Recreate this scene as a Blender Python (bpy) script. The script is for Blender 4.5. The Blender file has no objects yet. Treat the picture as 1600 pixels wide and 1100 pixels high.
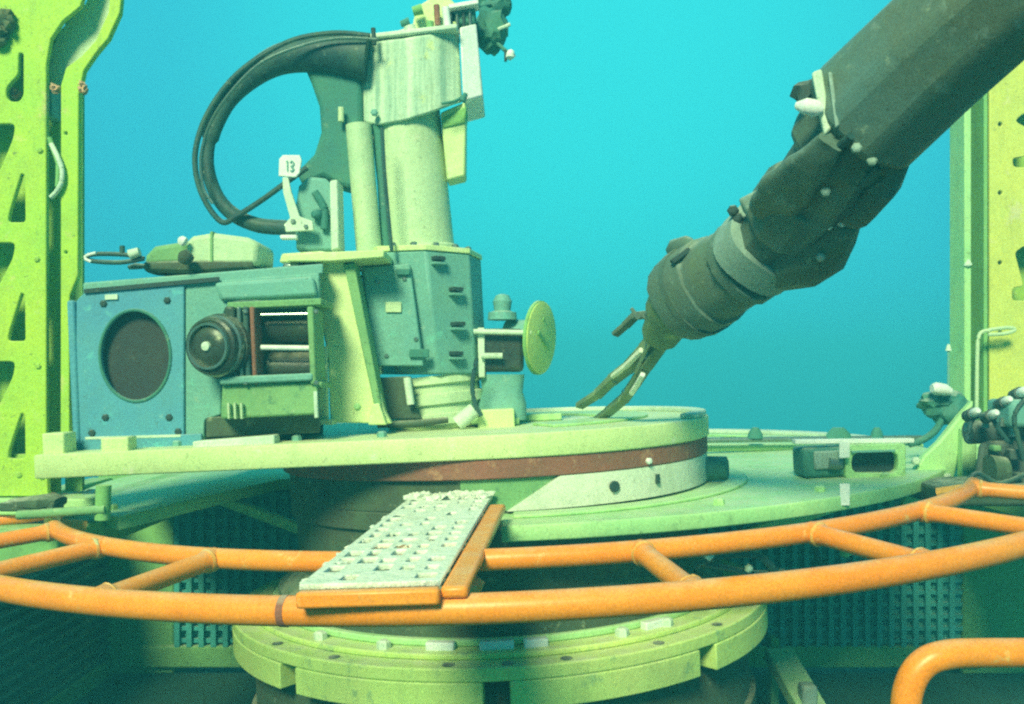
import bpy, bmesh, math, random
from mathutils import Vector, Matrix, noise
R = math.radians
random.seed(7)
scene = bpy.context.scene
COL = scene.collection

# ------------------------------------------------------------------ camera, water light, sun, exposure
HC = 4.60            # camera height above the seabed
F = 1400.0           # focal length in pixels of a 1600 px wide picture
cam_data = bpy.data.cameras.new('camera')
cam = bpy.data.objects.new('camera', cam_data)
COL.objects.link(cam)
cam_data.sensor_width = 36.0
cam_data.lens = 36.0 * F / 1600.0
cam_data.shift_y = 40.0 / 1600.0
cam_data.clip_start = 0.05
cam_data.clip_end = 400.0
cam.location = (0, 0, HC)
cam.rotation_euler = (R(90), 0, 0)
scene.camera = cam

world = bpy.data.worlds.new('World')
scene.world = world
world.use_nodes = True
wn, wl = world.node_tree.nodes, world.node_tree.links
wn.clear()
w_out = wn.new('ShaderNodeOutputWorld')
w_bg = wn.new('ShaderNodeBackground')
w_tc = wn.new('ShaderNodeTexCoord')
w_dot = wn.new('ShaderNodeVectorMath'); w_dot.operation = 'DOT_PRODUCT'
w_dot.inputs[1].default_value = Vector((0.06, 1.0, 0.36)).normalized()
w_map = wn.new('ShaderNodeMapRange')
w_map.inputs['From Min'].default_value = -1.0
w_ramp = wn.new('ShaderNodeValToRGB')
wl.new(w_tc.outputs['Generated'], w_dot.inputs[0])
wl.new(w_dot.outputs['Value'], w_map.inputs['Value'])
wl.new(w_map.outputs[0], w_ramp.inputs[0])
cr = w_ramp.color_ramp
cr.interpolation = 'EASE'
cr.elements[0].position = 0.0; cr.elements[0].color = (0.03, 0.26, 0.34, 1)
cr.elements[1].position = 1.0; cr.elements[1].color = (0.045, 0.82, 0.86, 1)
e = cr.elements.new(0.70); e.color = (0.03, 0.34, 0.46, 1)
e = cr.elements.new(0.90); e.color = (0.050, 0.45, 0.64, 1)
e = cr.elements.new(0.955); e.color = (0.045, 0.60, 0.75, 1)
wl.new(w_ramp.outputs[0], w_bg.inputs['Color'])
w_bg.inputs['Strength'].default_value = 0.84
wl.new(w_bg.outputs[0], w_out.inputs['Surface'])

sun_data = bpy.data.lights.new('sun', 'SUN')
sun_data.energy = 5.0
sun_data.color = (0.95, 1.0, 0.58)
sun_data.angle = R(16)
sun = bpy.data.objects.new('sun', sun_data)
COL.objects.link(sun)
sun.rotation_euler = Vector((0.24, 0.74, -0.60)).to_track_quat('-Z', 'Y').to_euler()

scene.view_settings.view_transform = 'Standard'
scene.view_settings.look = 'None'
scene.view_settings.exposure = 0.25
scene.view_settings.gamma = 1.0
scene.render.engine = 'CYCLES'
scene.cycles.use_denoising = False
scene.cycles.max_bounces = 4
scene.cycles.use_adaptive_sampling = True
scene.cycles.adaptive_threshold = 0.03
scene.cycles.volume_bounces = 0
scene.cycles.filter_width = 2.3

# ------------------------------------------------------------------ placing helpers
TILT = R(2.5)                                    # the wellhead stands a little out of plumb
PIV = Vector((0, 2.6, HC - 0.24))
T = Matrix.Translation(PIV) @ Matrix.Rotation(-TILT, 4, 'Y') @ Matrix.Translation(-PIV)
TI = T.inverted()
I4 = Matrix.Identity(4)

def P(px, py, y):
    return Vector(((px - 800) / F * y, y, HC - (py - 590) / F * y))

def PA(px, py, y):                               # the same point in the tilted wellhead's own axes
    return TI @ P(px, py, y)

def polar(c, r, deg, z):
    a = R(deg)
    return Vector((c[0] + r * math.sin(a), c[1] - r * math.cos(a), z))

# ------------------------------------------------------------------ materials
MATS = {}
def mat(name, col, col2=None, scale=6.0, mix=0.6, rough=0.6, metal=0.0, bump=0.25, fine=60.0, stretch=(1, 1, 1), spots=None, spot_amt=0.0, spot_scale=18.0, lo=0.4, hi=0.65, spec=0.3, grime=1.0, silt_highlight=1.0):
    m = bpy.data.materials.new(name); m.use_nodes = True
    n, l = m.node_tree.nodes, m.node_tree.links
    b = n['Principled BSDF']
    b.inputs['Roughness'].default_value = rough
    b.inputs['Metallic'].default_value = metal
    b.inputs['Specular IOR Level'].default_value = spec
    tc = n.new('ShaderNodeTexCoord'); mp = n.new('ShaderNodeMapping')
    mp.inputs['Scale'].default_value = stretch
    l.new(tc.outputs['Object'], mp.inputs[0])
    nz = n.new('ShaderNodeTexNoise'); nz.inputs['Scale'].default_value = scale; nz.inputs['Detail'].default_value = 6; nz.inputs['Roughness'].default_value = 0.65
    l.new(mp.outputs[0], nz.inputs['Vector'])
    rp = n.new('ShaderNodeValToRGB')
    rp.color_ramp.elements[0].position = lo; rp.color_ramp.elements[1].position = hi
    c2 = col2 or tuple(c * 0.6 for c in col)
    rp.color_ramp.elements[0].color = (*col, 1)
    rp.color_ramp.elements[1].color = (*[a * (1 - mix) + d * mix for a, d in zip(col, c2)], 1)
    l.new(nz.outputs['Fac'], rp.inputs[0])
    last = rp.outputs[0]
    nf = n.new('ShaderNodeTexNoise'); nf.inputs['Scale'].default_value = fine; nf.inputs['Detail'].default_value = 4
    l.new(tc.outputs['Object'], nf.inputs['Vector'])
    if spots:
        ns = n.new('ShaderNodeTexNoise'); ns.inputs['Scale'].default_value = spot_scale; ns.inputs['Detail'].default_value = 5; ns.inputs['Roughness'].default_value = 0.7
        l.new(tc.outputs['Object'], ns.inputs['Vector'])
        r2 = n.new('ShaderNodeValToRGB')
        r2.color_ramp.elements[0].position = 0.62 - 0.2 * spot_amt; r2.color_ramp.elements[1].position = 0.70 - 0.2 * spot_amt
        mx = n.new('ShaderNodeMixRGB'); mx.inputs['Color2'].default_value = (*spots, 1)
        l.new(ns.outputs['Fac'], r2.inputs[0]); l.new(r2.outputs[0], mx.inputs['Fac']); l.new(last, mx.inputs['Color1'])
        last = mx.outputs[0]
    def layer(scale, strch, p0, p1, amt, colr, detail=9):
        nonlocal last
        m2 = n.new('ShaderNodeMapping'); m2.inputs['Scale'].default_value = strch; m2.inputs['Location'].default_value = (scale, 3.1, 1.7)
        l.new(tc.outputs['Object'], m2.inputs[0])
        a_ = n.new('ShaderNodeTexNoise'); a_.inputs['Scale'].default_value = scale; a_.inputs['Detail'].default_value = detail; a_.inputs['Roughness'].default_value = 0.72
        l.new(m2.outputs[0], a_.inputs['Vector'])
        r_ = n.new('ShaderNodeMapRange'); r_.inputs['From Min'].default_value = p0; r_.inputs['From Max'].default_value = p1; r_.inputs['To Max'].default_value = amt; r_.clamp = True
        l.new(a_.outputs['Fac'], r_.inputs['Value'])
        x_ = n.new('ShaderNodeMixRGB'); x_.inputs['Color2'].default_value = (*colr, 1)
        l.new(r_.outputs[0], x_.inputs['Fac']); l.new(last, x_.inputs['Color1']); last = x_.outputs[0]
    if grime:
        layer(9, (1, 1, 1), 0.50, 0.72, 0.30 * grime, (0.12, 0.22, 0.09))
        layer(26, (1, 1, 0.13), 0.52, 0.72, 0.30 * grime, (0.12, 0.20, 0.09))
        layer(34, (1, 1, 1), 0.60, 0.72, 0.40 * grime, (0.62, 0.70, 0.44))
        layer(70, (1, 1, 1), 0.62, 0.70, 0.60 * grime, (0.05, 0.08, 0.05), 4)
    if grime >= 0.15 and silt_highlight:
        ge = n.new('ShaderNodeNewGeometry'); sz = n.new('ShaderNodeSeparateXYZ'); l.new(ge.outputs['Normal'], sz.inputs[0])
        si = n.new('ShaderNodeMapRange'); si.inputs['From Min'].default_value = 0.55; si.inputs['From Max'].default_value = 0.98; si.clamp = True
        l.new(sz.outputs['Z'], si.inputs['Value'])
        n2 = n.new('ShaderNodeTexNoise'); n2.inputs['Scale'].default_value = 16; n2.inputs['Detail'].default_value = 8; n2.inputs['Roughness'].default_value = 0.7
        l.new(tc.outputs['Object'], n2.inputs['Vector'])
        s2 = n.new('ShaderNodeMapRange'); s2.inputs['From Min'].default_value = 0.36; s2.inputs['From Max'].default_value = 0.66; s2.inputs['To Max'].default_value = 0.62 * silt_highlight; s2.clamp = True
        l.new(n2.outputs['Fac'], s2.inputs['Value'])
        mu = n.new('ShaderNodeMath'); mu.operation = 'MULTIPLY'; l.new(si.outputs[0], mu.inputs[0]); l.new(s2.outputs[0], mu.inputs[1])
        xs = n.new('ShaderNodeMixRGB'); xs.inputs['Color2'].default_value = (0.66, 0.68, 0.50, 1)  # silt tint on upward faces, which also paints in their top highlights
        l.new(mu.outputs[0], xs.inputs['Fac']); l.new(last, xs.inputs['Color1']); last = xs.outputs[0]
    sk = n.new('ShaderNodeTexNoise'); sk.inputs['Scale'].default_value = 300; sk.inputs['Detail'].default_value = 2
    l.new(tc.outputs['Object'], sk.inputs['Vector'])
    sm = n.new('ShaderNodeMapRange'); sm.inputs['From Min'].default_value = 0.3; sm.inputs['From Max'].default_value = 0.7; sm.inputs['To Min'].default_value = 0.84; sm.inputs['To Max'].default_value = 1.16
    l.new(sk.outputs['Fac'], sm.inputs['Value'])
    sx = n.new('ShaderNodeMixRGB'); sx.blend_type = 'MULTIPLY'; sx.inputs['Fac'].default_value = 1.0
    l.new(last, sx.inputs['Color1']); l.new(sm.outputs[0], sx.inputs['Color2']); last = sx.outputs[0]
    l.new(last, b.inputs['Base Color'])
    rr = n.new('ShaderNodeMapRange'); rr.inputs['To Min'].default_value = max(0.05, rough - 0.15); rr.inputs['To Max'].default_value = min(1, rough + 0.2)
    l.new(nz.outputs['Fac'], rr.inputs['Value']); l.new(rr.outputs[0], b.inputs['Roughness'])
    bp = n.new('ShaderNodeBump'); bp.inputs['Strength'].default_value = bump; bp.inputs['Distance'].default_value = 0.004
    l.new(nf.outputs['Fac'], bp.inputs['Height']); l.new(bp.outputs[0], b.inputs['Normal'])
    MATS[name] = m
    return m

mat('yellow', (0.44, 0.64, 0.05), (0.33, 0.62, 0.07), 3.5, 0.9, 0.6, spots=(0.60, 0.60, 0.20), spot_amt=0.15, spot_scale=9)
mat('tan_yellow', (0.62, 0.64, 0.12), (0.54, 0.62, 0.14), 3.5, 0.9, 0.6, spots=(0.64, 0.62, 0.28), spot_amt=0.15, spot_scale=9, grime=0.7)
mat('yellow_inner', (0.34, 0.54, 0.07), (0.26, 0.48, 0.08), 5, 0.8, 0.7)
mat('deck', (0.64, 0.76, 0.36), (0.55, 0.72, 0.30), 4, 0.8, 0.5, spots=(0.72, 0.76, 0.52), spot_amt=0.25, spot_scale=7, grime=0.7)
mat('flange', (0.36, 0.66, 0.28), (0.46, 0.70, 0.30), 5, 0.8, 0.5, spots=(0.28, 0.50, 0.22), spot_amt=0.15, grime=0.8)
mat('neck', (0.50, 0.70, 0.20), (0.60, 0.70, 0.22), 4, 0.9, 0.5, spots=(0.34, 0.50, 0.20), spot_amt=0.15, grime=0.8)
mat('orange', (0.92, 0.26, 0.018), (0.93, 0.33, 0.035), 7, 0.8, 0.36, spots=(0.80, 0.46, 0.14), spot_amt=0.0, spot_scale=22, grime=0.18, bump=0.12, spec=0.5, silt_highlight=0.5)
mat('orange_faded', (0.80, 0.38, 0.06), (0.6, 0.3, 0.08), 9, 0.8, 0.7, spots=(0.5, 0.5, 0.25), spot_amt=0.25, spot_scale=25)
mat('blue', (0.08, 0.29, 0.42), (0.11, 0.36, 0.42), 4, 0.9, 0.55, spots=(0.12, 0.44, 0.48), spot_amt=0.1, grime=0.6)
mat('teal', (0.14, 0.36, 0.32), (0.19, 0.42, 0.33), 5, 0.9, 0.55, spots=(0.16, 0.46, 0.38), spot_amt=0.15, grime=0.7)
mat('teal_dark', (0.04, 0.18, 0.16), (0.06, 0.23, 0.16), 8, 0.9, 0.7, spots=(0.05, 0.22, 0.16), spot_amt=0.15)
mat('casting', (0.60, 0.76, 0.54), (0.16, 0.34, 0.26), 16, 0.95, 0.6, stretch=(1.6, 1.6, 0.10), spots=(0.60, 0.72, 0.36), spot_amt=0.1, bump=0.4, lo=0.42, hi=0.68)
mat('column', (0.54, 0.68, 0.40), (0.44, 0.62, 0.38), 4, 0.8, 0.45, spots=(0.60, 0.68, 0.44), spot_amt=0.1, grime=0.7)
mat('pale', (0.62, 0.74, 0.58), (0.50, 0.66, 0.52), 12, 0.7, 0.6)
mat('white', (0.78, 0.82, 0.78), (0.62, 0.74, 0.68), 20, 0.7, 0.5, grime=0.3)
mat('rubber', (0.02, 0.06, 0.065), (0.04, 0.11, 0.10), 10, 0.8, 0.55, spots=(0.05, 0.12, 0.10), spot_amt=0.1)
mat('dark_metal', (0.035, 0.05, 0.042), (0.06, 0.07, 0.05), 8, 0.8, 0.38, metal=0.3, spec=0.5)
mat('port_dark', (0.035, 0.045, 0.045), (0.05, 0.055, 0.05), 10, 0.8, 0.8, grime=0.2)
mat('steel', (0.25, 0.33, 0.29), (0.15, 0.22, 0.18), 9, 0.8, 0.3, metal=0.75, spec=0.5)
mat('arm', (0.10, 0.185, 0.17), (0.115, 0.15, 0.10), 5, 0.9, 0.55, spots=(0.17, 0.24, 0.20), spot_amt=0.1, bump=0.35, fine=40)
mat('arm_dark', (0.07, 0.13, 0.115), (0.10, 0.13, 0.085), 7, 0.9, 0.6, bump=0.5, fine=35)
mat('arm_light', (0.27, 0.38, 0.34), (0.20, 0.30, 0.25), 9, 0.8, 0.6)
mat('jaw', (0.17, 0.25, 0.12), (0.10, 0.16, 0.09), 18, 0.9, 0.6, spots=(0.32, 0.4, 0.2), spot_amt=0.2, spot_scale=30)
mat('rust', (0.29, 0.11, 0.075), (0.22, 0.10, 0.07), 8, 0.9, 0.8, spots=(0.40, 0.20, 0.12), spot_amt=0.15, bump=0.6, grime=0.6)
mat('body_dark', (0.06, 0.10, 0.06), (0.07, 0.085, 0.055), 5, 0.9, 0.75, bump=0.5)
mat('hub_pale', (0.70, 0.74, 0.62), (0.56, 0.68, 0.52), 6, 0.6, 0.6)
mat('grating', (0.07, 0.42, 0.42), (0.08, 0.40, 0.32), 6, 0.8, 0.65)
mat('mount', (0.16, 0.36, 0.15), (0.24, 0.44, 0.18), 7, 0.9, 0.65, spots=(0.12, 0.28, 0.14), spot_amt=0.2)
mat('channel', (0.20, 0.44, 0.12), (0.16, 0.36, 0.12), 5, 0.8, 0.7)
mat('beam', (0.22, 0.48, 0.15), (0.17, 0.40, 0.15), 5, 0.8, 0.7)
mat('floor', (0.03, 0.085, 0.06), (0.04, 0.11, 0.07), 6, 0.9, 0.85, bump=0.7, silt_highlight=0, grime=0.3)
mat('crust', (0.84, 0.86, 0.76), (0.62, 0.72, 0.58), 40, 0.9, 0.85, bump=0.8, fine=120)
mat('crust_board', (0.06, 0.16, 0.10), (0.04, 0.11, 0.07), 26, 1.0, 0.8, bump=0.6)
mat('rack', (0.06, 0.09, 0.085), (0.08, 0.10, 0.08), 7, 0.9, 0.7)
mat('seabed', (0.10, 0.14, 0.10), (0.07, 0.10, 0.08), 1.5, 0.9, 0.95, bump=0.8, fine=14, silt_highlight=0)
mat('ink', (0.03, 0.06, 0.06), None, 20, 0.5, 0.7, grime=0.3)
mat('gauge_face', (0.58, 0.72, 0.20), (0.50, 0.68, 0.20), 12, 0.8, 0.55)
mat('growth', (0.07, 0.11, 0.06), (0.16, 0.16, 0.07), 25, 0.9, 0.9, bump=0.9)
mat('growth_pink', (0.60, 0.34, 0.22), (0.4, 0.3, 0.15), 40, 0.9, 0.9, bump=0.9)

# ------------------------------------------------------------------ things, parts
def thing(name, label, cat, origin=(0, 0, 0), tilt=False, group=None):
    o = bpy.data.objects.new(name, None); COL.objects.link(o)
    o.empty_display_size = 0.05
    origin = Vector(origin)
    o.matrix_world = (T if tilt else I4) @ Matrix.Translation(origin)
    o['label'] = label; o['category'] = cat
    if group: o['group'] = group
    ORG[o.name] = origin
    return o
ORG = {}

def link(name, me, m, parent=None, bevel=0.0, label=None, seg=2):
    """me holds coordinates in the thing's (un-tilted) axes; part or sub-part of parent"""
    o = bpy.data.objects.new(name, me); COL.objects.link(o)
    if m: me.materials.clear(); me.materials.append(MATS[m])
    if parent is not None:
        org = ORG[parent.name]
        me.transform(Matrix.Translation(-org))
        o.parent = parent
        ORG[o.name] = org
    if bevel:
        bv = o.modifiers.new('bevel', 'BEVEL'); bv.width = bevel; bv.segments = seg; bv.limit_method = 'ANGLE'; bv.angle_limit = R(40)
    if label: o['label'] = label
    return o

def frame_of(d, ref=Vector((0, 0, 1))):
    d = d.normalized()
    if abs(d.dot(ref)) > 0.98: ref = Vector((0, 1, 0))
    s = d.cross(ref).normalized(); u = s.cross(d).normalized()
    return s, u

class MB:
    def __init__(s): s.v = []; s.f = []; s.smooth = 35
    def add(s, vs, fs):
        k = len(s.v); s.v += [tuple(v) for v in vs]; s.f += [tuple(i + k for i in f) for f in fs]; return s
    def hexa(s, p):                                   # 8 points: bottom 4 ring, top 4 ring
        return s.add(p, [(3, 2, 1, 0), (4, 5, 6, 7), (0, 1, 5, 4), (1, 2, 6, 5), (2, 3, 7, 6), (3, 0, 4, 7)])
    def box(s, c, size, rot=None):
        c = Vector(c); x, y, z = [k / 2 for k in size]
        q = [Vector(a) for a in ((-x, -y, -z), (x, -y, -z), (x, y, -z), (-x, y, -z), (-x, -y, z), (x, -y, z), (x, y, z), (-x, y, z))]
        if rot is not None: q = [rot @ a for a in q]
        return s.hexa([c + a for a in q])
    def bar(s, a, b, w, h, ref=Vector((0, 0, 1))):
        a, b = Vector(a), Vector(b); sd, up = frame_of(b - a, ref)
        q = []
        for p in (a, b):
            q += [p - sd * w / 2 - up * h / 2, p + sd * w / 2 - up * h / 2, p + sd * w / 2 + up * h / 2, p - sd * w / 2 + up * h / 2]
        return s.hexa(q)
    def loft(s, secs, n=20, ref=Vector((0, 0, 1)), closed=False, cap=True, ph=0.0):
        """secs: (point, r_side, r_up[, exponent])"""
        pts = [Vector(q[0]) for q in secs]; m = len(pts); rings = []
        for i, q in enumerate(secs):
            if closed: d = pts[(i + 1) % m] - pts[i - 1]
            else: d = pts[min(i + 1, m - 1)] - pts[max(i - 1, 0)]
            sd, up = frame_of(d, ref); ex = q[3] if len(q) > 3 else 2.0; ring = []
            for k in range(n):
                a = 2 * math.pi * k / n + ph; c_, s_ = math.cos(a), math.sin(a)
                x = math.copysign(abs(c_) ** (2 / ex), c_); y = math.copysign(abs(s_) ** (2 / ex), s_)
                ring.append(pts[i] + sd * q[1] * x + up * q[2] * y)
            rings.append(ring)
        vs = [v for r in rings for v in r]; fs = []
        for i in range(m if closed else m - 1):
            j = (i + 1) % m
            for k in range(n):
                k2 = (k + 1) % n
                fs.append((i * n + k, j * n + k, j * n + k2, i * n + k2))
        if cap and not closed:
            fs.append(tuple(range(n))); fs.append(tuple((m - 1) * n + k for k in reversed(range(n))))
        return s.add(vs, fs)
    def tube(s, pts, r, n=14, closed=False, ref=Vector((0, 0, 1))):
        return s.loft([(p, r, r) for p in pts], n, ref, closed)
    def cyl(s, a, b, r, r2=None, n=28):
        r2 = r if r2 is None else r2
        return s.loft([(a, r, r), (b, r2, r2)], n)
    def lathe(s, a, d, prof, n=40, ref=Vector((0, 0, 1))):
        """profile of (distance along d, radius) about the axis through a"""
        a = Vector(a); d = Vector(d).normalized(); sd, up = frame_of(d, ref); vs = []; fs = []; m = len(prof)
        for t, r in prof:
            for k in range(n):
                g = 2 * math.pi * k / n
                vs.append(a + d * t + sd * math.cos(g) * r + up * math.sin(g) * r)
        for i in range(m - 1):
            for k in range(n):
                k2 = (k + 1) % n
                fs.append((i * n + k, (i + 1) * n + k, (i + 1) * n + k2, i * n + k2))
        fs.append(tuple(range(n))); fs.append(tuple((m - 1) * n + k for k in reversed(range(n))))
        return s.add(vs, fs)
    def sector(s, c, r0, r1, z0, z1, a0=-180, a1=180, n=96):
        full = abs(a1 - a0) >= 359.9
        m = n if full else n + 1; vs = []
        for i in range(m):
            a = a0 + (a1 - a0) * i / n
            for r, z in ((r0, z0), (r1, z0), (r1, z1), (r0, z1)): vs.append(polar(c, r, a, z))
        fs = []
        for i in range(n):
            j = (i + 1) % m
            for k in range(4):
                k2 = (k + 1) % 4
                fs.append((i * 4 + k, j * 4 + k, j * 4 + k2, i * 4 + k2))
        if not full: fs += [(3, 2, 1, 0), tuple(n * 4 + k for k in range(4))]
        return s.add(vs, fs)
    def prism(s, poly, vec):
        n = len(poly); vec = Vector(vec); a = [Vector(p) for p in poly]
        return s.add(a + [p + vec for p in a], [tuple(reversed(range(n))), tuple(range(n, 2 * n))] + [(i, (i + 1) % n, (i + 1) % n + n, i + n) for i in range(n)])
    def blob(s, c, rad, seed=0, sub=2, rough=0.25, scale=3.0, squash=(1, 1, 1)):
        bm = bmesh.new(); bmesh.ops.create_icosphere(bm, subdivisions=sub, radius=1.0)
        vs = []
        for v in bm.verts:
            k = 1 + rough * noise.noise(v.co * scale + Vector((seed * 7.3, seed * 1.7, 0)))
            vs.append(Vector(c) + Vector((v.co.x * squash[0], v.co.y * squash[1], v.co.z * squash[2])) * rad * k)
        fs = [tuple(v.index for v in f.verts) for f in bm.faces]; bm.free()
        return s.add(vs, fs)
    def lumps(s, amp, scale, seed=0.0):
        out = []
        for v in s.v:
            p = Vector(v) * scale + Vector((seed, seed * 2, 0))
            out.append(tuple(Vector(v) + Vector((noise.noise(p), noise.noise(p + Vector((9, 0, 0))), noise.noise(p + Vector((0, 9, 0))))) * amp))
        s.v = out
        return s
    def mesh(s, name='mesh'):
        me = bpy.data.meshes.new(name); me.from_pydata(s.v, [], s.f)
        bm = bmesh.new(); bm.from_mesh(me); bmesh.ops.recalc_face_normals(bm, faces=bm.faces); bm.to_mesh(me); bm.free()
        for p in me.polygons: p.use_smooth = True
        me.set_sharp_from_angle(angle=R(s.smooth)); me.update()
        return me
    def build(s, name, m, parent=None, bevel=0.0, label=None):
        return link(name, s.mesh(name), m, parent, bevel, label)

def plate_mesh(outline, holes, thick, M4, bevel=0.0):
    """flat plate with real cut-outs; M4 takes (u, v, w) to the thing's axes, w is the thickness"""
    cu = bpy.data.curves.new('plate', 'CURVE'); cu.dimensions = '2D'; cu.fill_mode = 'BOTH'
    cu.extrude = thick / 2 - bevel; cu.bevel_depth = bevel; cu.bevel_resolution = 1; cu.offset = -bevel
    for loop in [outline] + list(holes):
        sp = cu.splines.new('POLY'); sp.points.add(len(loop) - 1)
        for q, p in zip(sp.points, loop): q.co = (p[0], p[1], 0, 1)
        sp.use_cyclic_u = True
    o = bpy.data.objects.new('plate', cu); COL.objects.link(o)
    dg = bpy.context.evaluated_depsgraph_get()
    me = bpy.data.meshes.new_from_object(o.evaluated_get(dg))
    bpy.data.objects.remove(o); bpy.data.curves.remove(cu)
    me.transform(M4)
    return me

def basis(o, u, v):
    u = Vector(u).normalized(); w = u.cross(Vector(v)).normalized(); v2 = w.cross(u)
    m = Matrix((u, v2, w)).transposed().to_4x4(); m.translation = Vector(o)
    return m

def circ(c, r, n=24, ry=None):
    ry = ry or r
    return [(c[0] + r * math.cos(2 * math.pi * k / n), c[1] + ry * math.sin(2 * math.pi * k / n)) for k in range(n)]

def roundpoly(pts, r, n=4):
    out = []; m = len(pts)
    for i in range(m):
        p, a, b = Vector(pts[i]), Vector(pts[i - 1]), Vector(pts[(i + 1) % m])
        da, db = (a - p), (b - p); rr = min(r, da.length * .45, db.length * .45)
        p0 = p + da.normalized() * rr; p1 = p + db.normalized() * rr
        for k in range(n + 1):
            t = k / n
            q = p0 * (1 - t) ** 2 + p * 2 * t * (1 - t) + p1 * t ** 2
            out.append((q.x, q.y))
    return out

def spline(pts, sub=8):
    pts = [Vector(p) for p in pts]; out = []
    for i in range(len(pts) - 1):
        p0 = pts[max(i - 1, 0)]; p1 = pts[i]; p2 = pts[i + 1]; p3 = pts[min(i + 2, len(pts) - 1)]
        for k in range(sub):
            t = k / sub
            out.append(0.5 * ((2 * p1) + (p2 - p0) * t + (2 * p0 - 5 * p1 + 4 * p2 - p3) * t * t + (3 * p1 - p0 - 3 * p2 + p3) * t ** 3))
    return out + [pts[-1]]

def bolt(parent, p, d, r=0.008, h=0.008, m='steel', name='bolt'):
    d = Vector(d).normalized()
    b = MB(); b.lathe(Vector(p) - d * 0.002, d, [(0, r), (h, r), (h + r * 0.3, r * 0.6)], n=6)
    return b.build(name, m, parent)

# ------------------------------------------------------------------ the setting
sb = MB(); N = 60; S = 56.0
for j in range(N + 1):
    for i in range(N + 1):
        x, y = -S / 2 + S * i / N, -S / 2 + S * j / N + 4
        sb.v.append((x, y, 0.06 * noise.noise(Vector((x * .6, y * .6, 0))) - 0.05))
for j in range(N):
    for i in range(N):
        a = j * (N + 1) + i; sb.f.append((a, a + 1, a + N + 2, a + N + 1))
o = sb.build('seabed', 'seabed'); o['kind'] = 'structure'

# guide base: floor tray, mesh wall at the back, slatted wall at the side, beams
def zh(h): return HC - h
t = thing('support_template', 'dark green base tray with open beams under the wellhead', 'base', (0, 2.6, zh(1.2)))
MB().box((0.15, 2.75, zh(1.185)), (3.9, 2.3, 0.05)).build('floor_tray', 'floor', t, 0.006)
MB().box((0.15, 3.52, zh(1.085)), (3.35, 0.09, 0.085)).build('beam', 'beam', t, 0.008)
MB().box((0.15, 3.55, zh(0.40)), (3.35, 0.09, 0.09)).build('beam', 'beam', t, 0.008)
for x0, x1 in ((-1.62, -1.32), (1.76, 2.08)):
    MB().box(((x0 + x1) / 2, 3.56, zh(0.70)), (x1 - x0, 0.12, 0.92)).build('post', 'beam', t, 0.01)
for x_, y_ in ((-1.55, 1.9), (1.85, 1.9), (-1.45, 3.5), (1.85, 3.5)):
    MB().box((x_, y_, zh(1.2) / 2 - 0.05), (0.22, 0.22, zh(1.2) - 0.02)).build('leg', 'beam', t, 0.01)
MB().bar(P(1215, 1020, 3.15), P(1275, 1125, 2.85), 0.10, 0.05).build('brace', 'flange', t, 0.006)
MB().box(P(1208, 1060, 3.2), (0.03, 0.05, 0.30)).build('upright_bar', 'beam', t, 0.004)
MB().box(P(1262, 1085, 2.9), (0.05, 0.06, 0.07)).build('foot_pad', 'arm_light', t, 0.01)
MB().bar((-1.60, 1.6, zh(1.13)), (-1.60, 3.5, zh(1.13)), 0.08, 0.07).build('side_beam', 'beam', t, 0.006)
MB().bar((-1.60, 1.6, zh(0.43)), (-1.60, 3.5, zh(0.43)), 0.08, 0.08).build('side_beam', 'beam', t, 0.006)
MB().bar((-1.17, 2.05, zh(0.395)), (-1.17, 3.49, zh(0.395)), 0.26, 0.07).build('cross_beam', 'beam', t, 0.006)
MB().bar((1.80, 2.3, zh(0.395)), (1.80, 3.49, zh(0.395)), 0.50, 0.07).build('cross_beam', 'beam', t, 0.006)

g = thing('mesh_panel', 'teal wire mesh panel along the back of the base tray', 'mesh panel', (0.2, 3.5, zh(1.05)))
vb = MB().box((0, 3.48, zh(0.745)), (0.020, 0.012, 0.60)).mesh('vertical_bar')
first = None
x = -1.30; k = 0
while x < 1.75:
    if first is None:
        first = link('vertical_bar', vb, 'grating', g); first.location = (x, 0, 0)
    else:
        c = first.copy(); COL.objects.link(c); c.location = (x, 0, 0)
    x += 0.047
hb = MB().box((0.225, 3.494, zh(0.0)), (3.06, 0.012, 0.016)).mesh('horizontal_bar'); first = None
for k in range(13):
    z = -(0.46 + 0.047 * k)
    if first is None: first = link('horizontal_bar', hb, 'grating', g)
    else:
        c = first.copy(); COL.objects.link(c); first_ = c; c.location = (0, 0, 0)
        c.location = (0, 0, z + 0.46); continue
    first.location = (0, 0, 0)
# first horizontal bar sits at the top of the panel
for c in g.children:
    if c.name.startswith('horizontal_bar'): c.location.z -= 0.46
MB().box((0.225, 3.515, zh(0.745)), (3.08, 0.006, 0.61)).build('backing_sheet', 'grating', g)

s = thing('slatted_side', 'dark slatted side screen at the lower edge of the base tray', 'screen', (-1.6, 2.6, zh(1.1)))
sl = MB().box((-1.585, 2.55, zh(0)), (0.03, 1.9, 0.022), Matrix.Rotation(R(25), 3, 'Y')).mesh('slat'); first = None
for k in range(15):
    z = -(0.49 + 0.042 * k)
    if first is None: first = link('slat', sl, 'teal_dark', s); first.location.z = z
    else:
        c = first.copy(); COL.objects.link(c); c.location.z = z
MB().box((-1.62, 2.55, zh(0.78)), (0.01, 1.9, 0.62)).build('backing_sheet', 'floor', s)

# ------------------------------------------------------------------ wellhead stack (tilted axes)
CX, CY = 0.0, 2.6
HUB = (-0.045, 2.6)
NECK = (-0.05, 2.6)

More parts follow.
